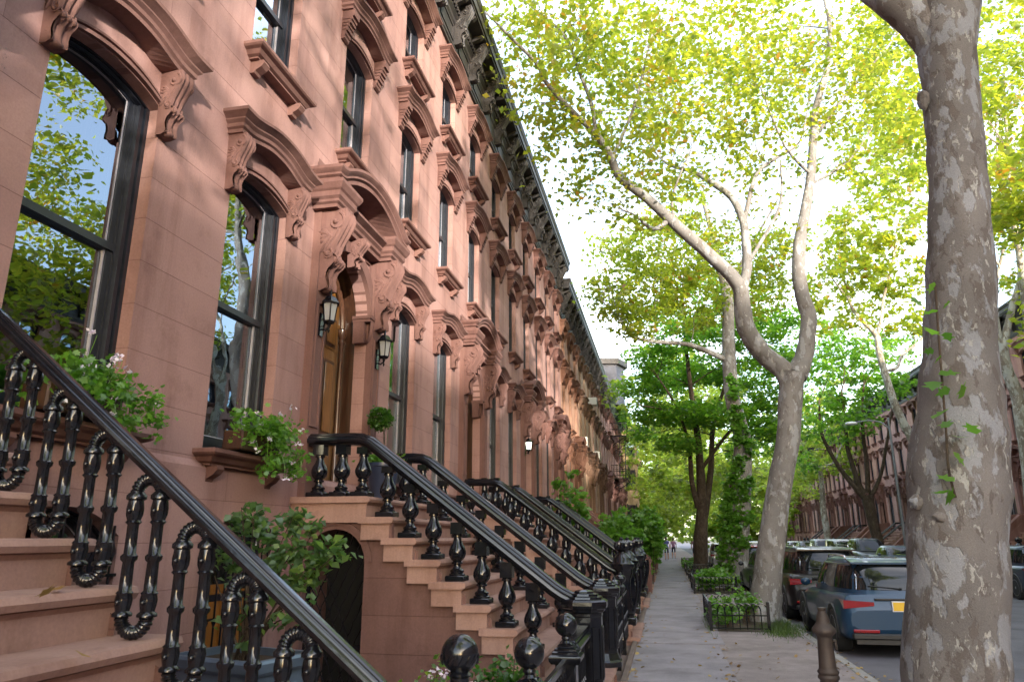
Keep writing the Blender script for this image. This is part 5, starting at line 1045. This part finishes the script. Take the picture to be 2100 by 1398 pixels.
def car(label, X, Y, w, L, H, col, rz=0, kind='suv', near=True, plate=True, group='cars parked along the kerb', z=-.13):
    t = thing('parked_car', label, 'car', (X, Y, z), rz, group); pm = paint('car_paint', col); hw = w/2; suv = kind == 'suv'
    belt = H*.635 if suv else H*.66
    sec = ([(0, .86, .42, .70), (.03, .92, .34, .80), (.08, .965, .27, .93), (.16, .985, .25, belt-.02), (.30, 1, .24, belt), (.8, 1, .22, belt+.0), (L*.45, 1, .22, belt-.02), (L*.68, 1, .22, belt-.05), (L*.80, .985, .23, belt-.10), (L*.92, .95, .24, belt-.20), (L*.97, .90, .28, belt-.30), (L, .82, .36, belt-.42)] if suv else
           [(0, .86, .40, .72), (.03, .92, .32, .86), (.10, .96, .26, .95), (.3, .985, .24, belt), (.8, 1, .22, belt+.01), (L*.45, 1, .2, belt-.03), (L*.68, 1, .2, belt-.06), (L*.80, .98, .22, belt-.10), (L*.92, .94, .24, belt-.2), (L*.97, .88, .28, belt-.3), (L, .8, .36, belt-.4)])
    mb = MB(); rows = []
    for y, k, zb, zt in sec:
        h = hw*k; half = [(0, zb), (h*.86, zb), (h*.955, zb+.05), (h*.985, zb+.15*(zt-zb)), (h, zb+.45*(zt-zb)), (h*.99, zb+.68*(zt-zb)), (h*.965, zb+.84*(zt-zb)), (h*.925, zt-.035), (h*.86, zt-.006), (h*.5, zt+.006), (0, zt+.012)]
        rows.append([(x, y, zz) for x, zz in half]+[(-x, y, zz) for x, zz in half[-2:0:-1]])
    mb.loft(rows, True, True, True)
    if suv: G = [(0, .16, L*.735, .90), (.5, .27, L*.655, .83), (.82, .40, L*.60, .755), (.95, .50, L*.57, .70), (1.0, .66, L*.53, .60)]; 
    else: G = [(0, .42, L*.74, .86), (.5, .85, L*.665, .78), (.84, 1.2, L*.61, .70), (.96, 1.32, L*.57, .64), (1.0, 1.5, L*.53, .52)]
    if kind == 'van': G = [(0, .05, L*.86, .93), (.5, .09, L*.80, .90), (.84, .15, L*.74, .86), (.96, .25, L*.70, .80), (1., .4, L*.66, .7)]
    def gh(tt):
        for a, b in zip(G, G[1:]):
            if a[0] <= tt <= b[0]: q = (tt-a[0])/(b[0]-a[0]); return [a[i]+(b[i]-a[i])*q for i in (1, 2, 3)]
    zt = lambda tt: belt-.03+(H-belt+.03)*tt
    rows = []
    for tt in [0, .25, .5, .7, .82, .90, .95, .985, 1.0]:
        y0, y1, k = gh(tt); yc, ry, rx = (y0+y1)/2, (y1-y0)/2, k*hw; row = []
        for i in range(48):
            a = 2*math.pi*i/48; c, s = math.cos(a), math.sin(a); row.append((rx*math.copysign(abs(c)**(2/NEXP), c), yc+ry*math.copysign(abs(s)**(2/NEXP), s), zt(tt)))
        rows.append(row)
    mb.loft(rows, True, True, True)
    if suv:   # tail spoiler, sill and bumper steps
        mb.prism([(.36, H-.055), (.36, H-.085), (.62, H-.05), (.62, H-.02)], 'x', -hw*.68, hw*.68)
    put('body', mb.mesh('body', pm, 50), t)
    def patch(f, U, V, nm, mat, par=t):
        m2 = MB(); m2.loft([[f(u, v) for u in U] for v in V], False, False, True); return put(nm, m2.mesh(nm, mat), par)
    lin = lambda a, b, n: [a+(b-a)*i/n for i in range(n+1)]
    def rear(u, v, sgn=-1):
        y0, y1, k = gh(v); rx = k*hw; return (u*rx, (y0+y1)/2+sgn*((y1-y0)/2*(1-abs(u)**NEXP)**(1/NEXP)+.008), zt(v))
    patch(rear, lin(-.84, .84, 14), lin(.16, .84, 5), 'rear_window', M['car_glass']); patch(lambda u, v: rear(u, v, 1), lin(-.86, .86, 14), lin(.14, .86, 5), 'windshield', M['car_glass'])
    for sg in (-1, 1):
        def side(u, v):
            y0, y1, k = gh(v); return (sg*(k*hw*(1-abs(u)**NEXP)**(1/NEXP)+.008), (y0+y1)/2+u*(y1-y0)/2, zt(v))
        for a, b in (((-.88, -.50), (-.46, .10), (.14, .74)) if suv else ((-.72, -.02), (.02, .76))): patch(side, lin(a, b, 6), lin(.17, .80, 4), 'side_window', M['car_glass'])
        m2 = MB(); pts = [side(u, .835) for u in lin(-.86, .74, 10)]+[side(.80, .5)]; pts = [side(-.93, .16), side(-.93, .5)]+pts; m2.tube(pts, .007, 5)
        if near: put('window_trim', m2.mesh('window_trim', M['chrome']), t)
        if suv and near:
            m2 = MB(); y0, y1, k = gh(.97); m2.tube([(sg*k*hw*.98, y0+.25, H-.02), (sg*k*hw*.98, y0+.32, H+.03), (sg*k*hw*.98, y1-.3, H+.03), (sg*k*hw*.98, y1-.2, H-.02)], .014, 6); put('roof_rail', m2.mesh('roof_rail', M['chrome']), t)
        m2 = MB(); xa, xb = sorted((sg*hw*.46, sg*hw*.955)); pr = [(xa, .835), (xb, .785), (xb+.0, .925), (xa, .895)] if sg > 0 else [(xa, .785), (xb, .835), (xb, .895), (xa, .925)]
        k_ = H/1.6; m2.loft([[(x*(1 if yy < .1 else 1.0), yy, zz*k_) for x, zz in pr] for yy in (.008, .03, .30)], True, True); put('taillight', m2.mesh('taillight', M['red_lens']), t)
        m2 = MB(); m2.box(*sorted((sg*hw*.42, sg*hw*.84)), -.012, .05, .40*k_, .455*k_, b=.01)
        if near: put('reflector', m2.mesh('reflector', M['red_lens']), t)
        m2 = MB(); m2.box(*sorted((sg*hw*.45, sg*hw*.88)), L-.16, L-.02, belt-.40, belt-.27, b=.03); put('headlight', m2.mesh('headlight', M['head_lens']), t)
        m2 = MB(); m2.ball((sg*(hw+.06), L*.60, belt+.06), .1, 10, 8, (.9, .5, .7)); put('mirror', m2.mesh('mirror', pm), t)
        for yw in (L*.175, L*.80):
            R0 = .335 if suv else .31; m2 = MB(); n = 28
            def wl(prof): return [[(sg*(hw-.20+xx), yw+r*math.cos(2*math.pi*i/n), R0+r*math.sin(2*math.pi*i/n)) for i in range(n)] for xx, r in prof]
            m2.loft(wl([(-.02, R0*.6), (-.02, R0*.95), (.02, R0), (.17, R0), (.20, R0*.95), (.205, R0*.68)]), True, True, True); wh = put('wheel', m2.mesh('wheel', M['tyre']), t)
            m2 = MB(); m2.loft(wl([(.17, R0*.70), (.208, R0*.69), (.20, R0*.62), (.15, R0*.60)]), True, False, True)
            for k in range(5):
                a = k*2*math.pi/5
                for da in (-.14, .14): m2.add([(sg*(hw+xx), yw+math.cos(a+dd)*r, R0+math.sin(a+dd)*r) for r, dd, xx in ((R0*.1, -.5, -.005), (R0*.1, .5, -.005), (R0*.64, da+.09, .0), (R0*.64, da-.09, .0))], [(0, 1, 2, 3)])
            m2.ball((sg*(hw-.01), yw, R0), R0*.14, 10, 6, (.5, 1, 1)); put('rim', m2.mesh('rim', M['rim']), wh)
            m2 = MB(); m2.loft([[(sg*xx, yw+r*math.cos(a), R0+.01+r*math.sin(a)) for a in [-.25+k*(math.pi+.5)/20 for k in range(21)]] for xx, r in ((hw*.90, R0*.2), (hw+.006, R0*1.0), (hw+.010, R0*1.10), (hw+.012, R0*1.19), (hw*.985, R0*1.22))], False, False, False); put('wheel_arch', m2.mesh('wheel_arch', M['plastic' if suv else 'well']), t)
    m2 = MB(); m2.box(-hw*.86, hw*.86, -.022, .08, .27, .36, b=.02); m2.box(-hw*.80, hw*.80, .02, .1, .2, .28); put('bumper', m2.mesh('bumper', M['plastic']), t)
    if near:
        k_ = H/1.6; m2 = MB(); m2.box(-.165, .165, -.004, .05, .745*k_, .915*k_, b=.004); pl = put('license_plate', m2.mesh('license_plate', M['plate_edge']), t); m2 = MB(); m2.box(-.148, .148, -.008, .0, .762*k_, .898*k_); put('plate_face', m2.mesh('plate_face', M['plate']), pl)
        m2 = MB(); m2.box(-.40, .40, .012, .06, .925*k_, .955*k_, b=.006); put('tailgate_trim', m2.mesh('tailgate_trim', M['plastic']), t)
        m2 = MB(); a, b = rear(.05, .2), rear(-.55, .27); m2.tube([(a[0], a[1]-.02, a[2]), (b[0], b[1]-.02, b[2])], .010, 6); m2.ball((a[0], a[1]-.01, a[2]), .022, 8, 6); put('wiper', m2.mesh('wiper', M['plastic']), t)
    return t
car('blue grey compact SUV with a golden plate parked beside the brown vent pipe', 3.57, 13.0, 1.83, 4.35, 1.47, (.014, .045, .095))
car('near-black SUV parked ahead of the blue grey one', 3.55, 18.0, 1.86, 4.6, 1.60, (.012, .009, .010))
car('dark sedan between the forked plane tree and the ivy-clad tree', 3.35, 23.6, 1.78, 4.6, 1.40, (.02, .022, .028), 0, 'sedan', False)
car('red car behind the ivy-clad trunk', 3.25, 29.4, 1.8, 4.5, 1.55, (.22, .01, .012), 0, 'suv', False)
car('white car far along the left kerb, above the dark sedan', 3.5, 34.8, 1.85, 4.7, 1.65, (.62, .64, .66), 0, 'suv', False)
car('grey car far along the left kerb behind the brown trunk', 3.4, 40.5, 1.8, 4.5, 1.45, (.10, .11, .12), 0, 'sedan', False)
car('silver car last in view along the left kerb', 3.4, 46.5, 1.8, 4.5, 1.5, (.4, .4, .42), 0, 'suv', False)
g = 'cars parked across the street'
for Y, H, col, kd, lb in [(24.8, 1.55, (.025, .035, .06), 'suv', 'dark blue car across the street at the right edge, past the massive trunk'), (38, 1.42, (.03, .05, .07), 'sedan', 'low teal-windowed sedan across the street, right of the boxy dark SUV'), (43.5, 1.75, (.02, .024, .03), 'suv', 'boxy dark SUV across the street under the dark V-shaped tree'), (49.5, 1.7, (.45, .46, .48), 'van', 'pale van across the street behind the near-black SUV roof'), (55.5, 1.7, (.30, .31, .33), 'suv', 'silver SUV across the street left of the pale van'), (61.5, 1.5, (.05, .05, .06), 'suv', 'far dark car across the street'), (67.5, 1.5, (.5, .5, .5), 'sedan', 'far pale car across the street')]:
    car(lb, 11.15, Y, 1.85, 4.6, H, col, math.pi if Y != 24.8 else 0, kd, False, False, g)
for o in bpy.data.objects:
    if o.get('group') == g and abs(o.rotation_euler.z-math.pi) < .01: o.location.y += 4.6

# ------------------------------------------------------------------ street lamp across the street
t = thing('street_lamp', 'tall grey street lamp pole leaning over the parked cars across the street', 'street lamp', (12.75, 44.5, 0)); M['steel'] = simple('grey_steel', (.23, .24, .26), .5, .6, .15, 4, .1)
mb = MB(); mb.lathe([(.16, 0), (.16, .5), (.10, .6), (.09, 1.), (.055, 8.2), (0, 8.25)], n=12); put('pole', mb.mesh('pole', M['steel']), t)
mb = MB(); p, r = smooth([Vector((0, 0, 7.6)), Vector((-.4, .1, 8.0)), Vector((-1.0, .3, 8.15)), Vector((-1.6, .5, 8.1))], [.045, .04, .03, .03]); mb.tube(p, r, 8); put('arm', mb.mesh('arm', M['steel']), t)
mb = MB(); mb.ball((-1.85, .57, 8.05), .28, 14, 10, (1.25, .6, .38)); put('lamp_head', mb.mesh('lamp_head', simple('white_enamel', (.7, .71, .72), .3, 0, .05, 3, 0)), t)

# ------------------------------------------------------------------ people far down the sidewalk
M['skin'] = simple('skin', (.45, .25, .17), .6, 0, .1, 4, 0); M['shirt'] = simple('violet_blue_shirt', (.10, .10, .32), .8, 0, .15, 8, .1); M['shorts'] = simple('dark_shorts', (.03, .03, .05), .8, 0, .15, 8, .1); M['shirt2'] = simple('mauve_shirt', (.28, .14, .24), .8, 0, .15, 8, .1); M['hair'] = simple('brown_hair', (.06, .035, .02), .6, 0, .3, 20, .3); M['shoe'] = simple('shoe', (.3, .3, .3), .7, 0, .1, 4, 0)
def person(label, X, Y, h, top, low, stride, seed):
    k = h/1.72; J = [(0, 0, .96), (0, 0, 1.12), (0, 0, 1.32), (0, 0, 1.45), (0, .0, 1.52), (0, .02, 1.60), (0, .02, 1.70)]; Rd = [(.15, .11), (.13, .10), (.17, .11), (.09, .08), (.05, .05), (.075, .09), (.065, .08)]
    E_ = [(i, i+1) for i in range(6)]
    def chain(root, pts, rads):
        p = root
        for q, r in zip(pts, rads): J.append(q); Rd.append((r, r)); E_.append((p, len(J)-1)); p = len(J)-1
    for s in (-1, 1):
        f = stride*s; chain(0, [(s*.10, 0, .90), (s*.105, f*.5, .50), (s*.10, f-.05, .09), (s*.10, f+.13, .035)], [.085, .058, .04, .035]); a = -stride*s*.7
        chain(2, [(s*.18, 0, 1.39), (s*.235, a*.4-.03, 1.12), (s*.24, a+.06, .90), (s*.235, a+.10, .80)], [.055, .042, .032, .03])
    me = bpy.data.meshes.new('person'); me.from_pydata([tuple(c*k for c in p) for p in J], E_, []); o = bpy.data.objects.new('person', me); COL.objects.link(o)
    md = o.modifiers.new('skin', 'SKIN'); me_s = me.skin_vertices[0].data
    for i, r in enumerate(Rd): me_s[i].radius = (r[0]*k, r[1]*k); me_s[i].use_root = i == 0
    o.modifiers.new('sub', 'SUBSURF').levels = 2
    dg = bpy.context.evaluated_depsgraph_get(); nm = bpy.data.meshes.new_from_object(o.evaluated_get(dg)); o.modifiers.clear(); o.data = nm
    nm.materials.clear(); [nm.materials.append(m) for m in (M['skin'], top, low, M['shoe'])]
    for p in nm.polygons:
        c = p.center/k; p.use_smooth = True; ax = abs(c.x)
        p.material_index = 3 if c.z < .08 else (2 if .55 < c.z < .98 and ax < .2 else (1 if .95 < c.z < 1.47 and (ax < .2 or c.z > 1.18) else 0))
    o.location = (X, Y, .0); tag(o, label, 'person')
    mb = MB(); mb.ball((0, -.005*k, 1.655*k), .105*k, 14, 10, (.85, 1.0, 1.0)); mb.ball((0, -.07*k, 1.58*k), .07*k, 10, 8, (1, .7, 1.2)); put('hair', mb.mesh('hair', M['hair']), o); return o
person('walker in a violet blue top and dark shorts far down the sidewalk', -.02, 60.5, 1.72, M['shirt'], M['shorts'], .22, 1)
person('second walker in a mauve top beside the one in violet blue', .55, 64, 1.66, M['shirt2'], M['shorts'], -.18, 2)
person('pedestrian in mauve standing by the slender tree beyond the brown trunk', 2.05, 58, 1.7, M['shirt2'], M['shorts'], .05, 3)

# ------------------------------------------------------------------ things on the far left row
M['ac'] = simple('cream_metal', (.62, .60, .54), .5, .1, .06, 3, .05)
for px, py, xx, lb in [(1196, 906, -3.5, 'cream air conditioner above the first stone door hood'), (1222, 934, -3.5, 'small cream air conditioner in the next window to the right'), (1216, 824, -3.5, 'cream air conditioner in an upper window of the olive house')]:
    v = CM @ Vector(((px-CX)/F, (py-CY)/F, 1)); p = Vector((0, 0, CZ))+v*(xx/v.x); t = thing('air_conditioner', lb, 'air conditioner', (-3.62, p.y, p.z-.2))
    mb = MB(); mb.box(-.25, .34, -.30, .30, 0, .40, b=.015); put('case', mb.mesh('case', M['ac']), t); mb = MB()
    for k in range(9): mb.box(.335, .348, -.26, .26, .04+k*.037, .058+k*.037)
    put('grille', mb.mesh('grille', M['plastic']), t)
t = thing('fire_escape', 'black iron fire escape with ladder on the far left row', 'fire escape', (-3.7, 54.5, 0)); mb = MB()
for z in (5.9, 9.0):
    mb = MB(); mb.box(0, 1.25, 0, 3.6, z-.06, z)
    for x, y0, y1 in ((1.23, 0, 3.6),):
        for zz in (z+.5, z+.95): mb.box(x-.02, x+.02, y0, y1, zz-.02, zz+.02)
        for k in range(19): mb.box(x-.012, x+.012, .0+k*.2-.012, k*.2+.012, z, z+.95)
    for y in (0, 3.6):
        for zz in (z+.5, z+.95): mb.box(0, 1.25, y-.02, y+.02, zz-.02, zz+.02)
        for k in range(6): mb.box(k*.22-.012, k*.22+.012, y-.012, y+.012, z, z+.95)
        mb.tube([(0, y, z-.8), (1.2, y, z-.06)], .03, 6)
    put('landing', mb.mesh('landing', M['iron']), t)
mb = MB()
for s in (.55, 1.0): mb.tube([(s, .4, 5.9), (s, 3.0, 9.0)], .025, 6)
for k in range(12): mb.box(.55, 1.0, .4+k*.22, .48+k*.22, 5.9+k*.262, 5.93+k*.262)
put('ladder', mb.mesh('ladder', M['iron']), t)
# tan bay-fronted house and what stands past it
M['tan'] = brownstone('tan_stone', True, (.42, .29, .16)); M['slate'] = simple('blue_grey_slate', (.055, .06, .085), .6, 0, .3, 3, .2)
def bay_house(label, Y, H, mat, x=-3.7, proj=1.3, dep=6.14, tint=(1, 1, 1)):
    t = thing('bay_house', label, 'house', (x, Y, 0)); mb = MB(); mb.box(-9, 0, 0, dep, -.2, H)
    bay = [(0, .7), (proj, 1.9), (proj, 4.3), (0, 5.5)]; mb.prism([(a, b) for a, b in bay], 'z', 0, H-.3); put('wall', mb.mesh('wall', mat), t)
    mb = MB()
    for z, e in ((H-.35, .32), (H-.1, .42), (H-3.6, .12), (H-6.8, .12), (3.3, .12)): mb.prism([(a+(e if a > .1 else 0), b+(-e if i == 1 else e if i == 2 else 0)*.6) for i, (a, b) in enumerate(bay)], 'z', z, z+.28)
    put('cornice', mb.mesh('cornice', mat), t)
    for z in (H-2.9, H-6.1, 1.2 if H < 12 else H-9.4):
        for (a, b), (c, d) in zip(bay, bay[1:]):
            n = Vector((d-b, a-c)).normalized()*.03; q = [Vector((a, b)).lerp(Vector((c, d)), s)+n for s in (.22, .78)]; m2 = MB()
            m2.add([(q[0].x, q[0].y, z), (q[1].x, q[1].y, z), (q[1].x, q[1].y, z+1.9), (q[0].x, q[0].y, z+1.9)], [(0, 1, 2, 3)]); pw = put('pane', m2.mesh('pane', M['pane']), t)
            m2 = MB(); Q = [Vector((a, b)).lerp(Vector((c, d)), s)+n for s in (.16, .22, .78, .84)]
            for i, j in ((0, 1), (2, 3)): m2.add([(Q[i].x+.02, Q[i].y, z-.1), (Q[j].x+.02, Q[j].y, z-.1), (Q[j].x+.02, Q[j].y, z+2), (Q[i].x+.02, Q[i].y, z+2)], [(0, 1, 2, 3)])
            put('window_frame', m2.mesh('window_frame', M['frame']), pw)
    return t
bay_house('tan bay-fronted house at the far end of the left row', Y0(12), 12.2, M['tan'])
bay_house('slate blue bay house past the tan one', Y0(13), 10.4, M['slate'], -3.7, .9)
bay_house('farthest tan house of the left row', Y0(14), 10.2, M['tan'], -3.7, .9)
bay_house('farthest slate house of the left row', Y0(15), 10.6, M['slate'], -3.7, .9)
t = thing('roof_turret', 'grey metal-clad turret standing above the lower black cornice', 'turret', (-3.4, 57.5, 12)); mb = MB()
mb.prism([(-2.5, 0), (.2, .6), (.7, 2.2), (.2, 3.8), (-2.5, 4.4)], 'z', .0, 3.3); put('wall', mb.mesh('wall', M['slate']), t); mb = MB(); mb.prism([(-2.6, -.3), (.4, .4), (1.05, 2.2), (.4, 4.0), (-2.6, 4.7)], 'z', 3.3, 3.75); put('cornice', mb.mesh('cornice', M['cornice']), t)
t = thing('cornice_ivy', 'ivy hanging over the dark green cornice past the fire escape', 'ivy', (-3.0, 64, 12)); put('foliage', leaf_mesh('foliage', [(0, 2.6*k, -.1+.1*k, .4, 1.6, .6, 260) for k in range(-1, 4)], .22, M['leaf_g'], 140, .9, 10, False, .1), t)
# ------------------------------------------------------------------ light, sky, view
w = bpy.data.worlds.new('World'); SC.world = w; w.use_nodes = True; nt = w.node_tree; nt.nodes.clear()
SUN_EL, SUN_AZ = R(12.2), (.56, -.828)
sky = nt.nodes.new('ShaderNodeTexSky'); sky.sky_type = 'NISHITA'; sky.sun_disc = False; sky.sun_elevation = SUN_EL; sky.sun_rotation = math.atan2(SUN_AZ[0], SUN_AZ[1]); sky.air_density = 1.0; sky.dust_density = 1.6; sky.ozone_density = 1.0
bg = nt.nodes.new('ShaderNodeBackground'); bg.inputs['Strength'].default_value = .15
tc = nt.nodes.new('ShaderNodeTexCoord'); mp = nt.nodes.new('ShaderNodeMapping'); mp.inputs['Scale'].default_value = (1, 1, 2.6); nz = nt.nodes.new('ShaderNodeTexNoise'); nz.inputs['Scale'].default_value = 2.4; nz.inputs['Detail'].default_value = 6
rp = nt.nodes.new('ShaderNodeValToRGB'); rp.color_ramp.elements[0].position = .5; rp.color_ramp.elements[1].position = .72
mx = nt.nodes.new('ShaderNodeMix'); mx.data_type = 'RGBA'; mx.inputs[7].default_value = (11, 10.4, 10.6, 1)
mu = nt.nodes.new('ShaderNodeMath'); mu.operation = 'MULTIPLY_ADD'; mu.inputs[1].default_value = .4; mu.inputs[2].default_value = .08
out = nt.nodes.new('ShaderNodeOutputWorld'); L = nt.links.new
L(tc.outputs['Generated'], mp.inputs[0]); L(mp.outputs[0], nz.inputs['Vector']); L(nz.outputs['Fac'], rp.inputs[0]); L(rp.outputs[0], mu.inputs[0]); L(mu.outputs[0], mx.inputs[0])
L(sky.outputs[0], mx.inputs[6]); L(mx.outputs[2], bg.inputs[0]); L(bg.outputs[0], out.inputs[0])
sl = bpy.data.lights.new('sun', 'SUN'); sl.energy = 2.0; sl.angle = R(1.2); sl.color = (1, .92, .80); so = bpy.data.objects.new('sun', sl); COL.objects.link(so)
v = Vector((SUN_AZ[0]*math.cos(SUN_EL), SUN_AZ[1]*math.cos(SUN_EL), math.sin(SUN_EL))); so.rotation_euler = v.to_track_quat('Z', 'Y').to_euler(); so.location = (40, -30, 40)
SC.view_settings.view_transform = 'Standard'; SC.view_settings.look = 'None'; SC.view_settings.exposure = 2.42
SC.cycles.max_bounces = 7; SC.cycles.diffuse_bounces = 4; SC.cycles.transparent_max_bounces = 8; SC.cycles.caustics_reflective = False; SC.cycles.caustics_refractive = False; SC.cycles.use_denoising = True
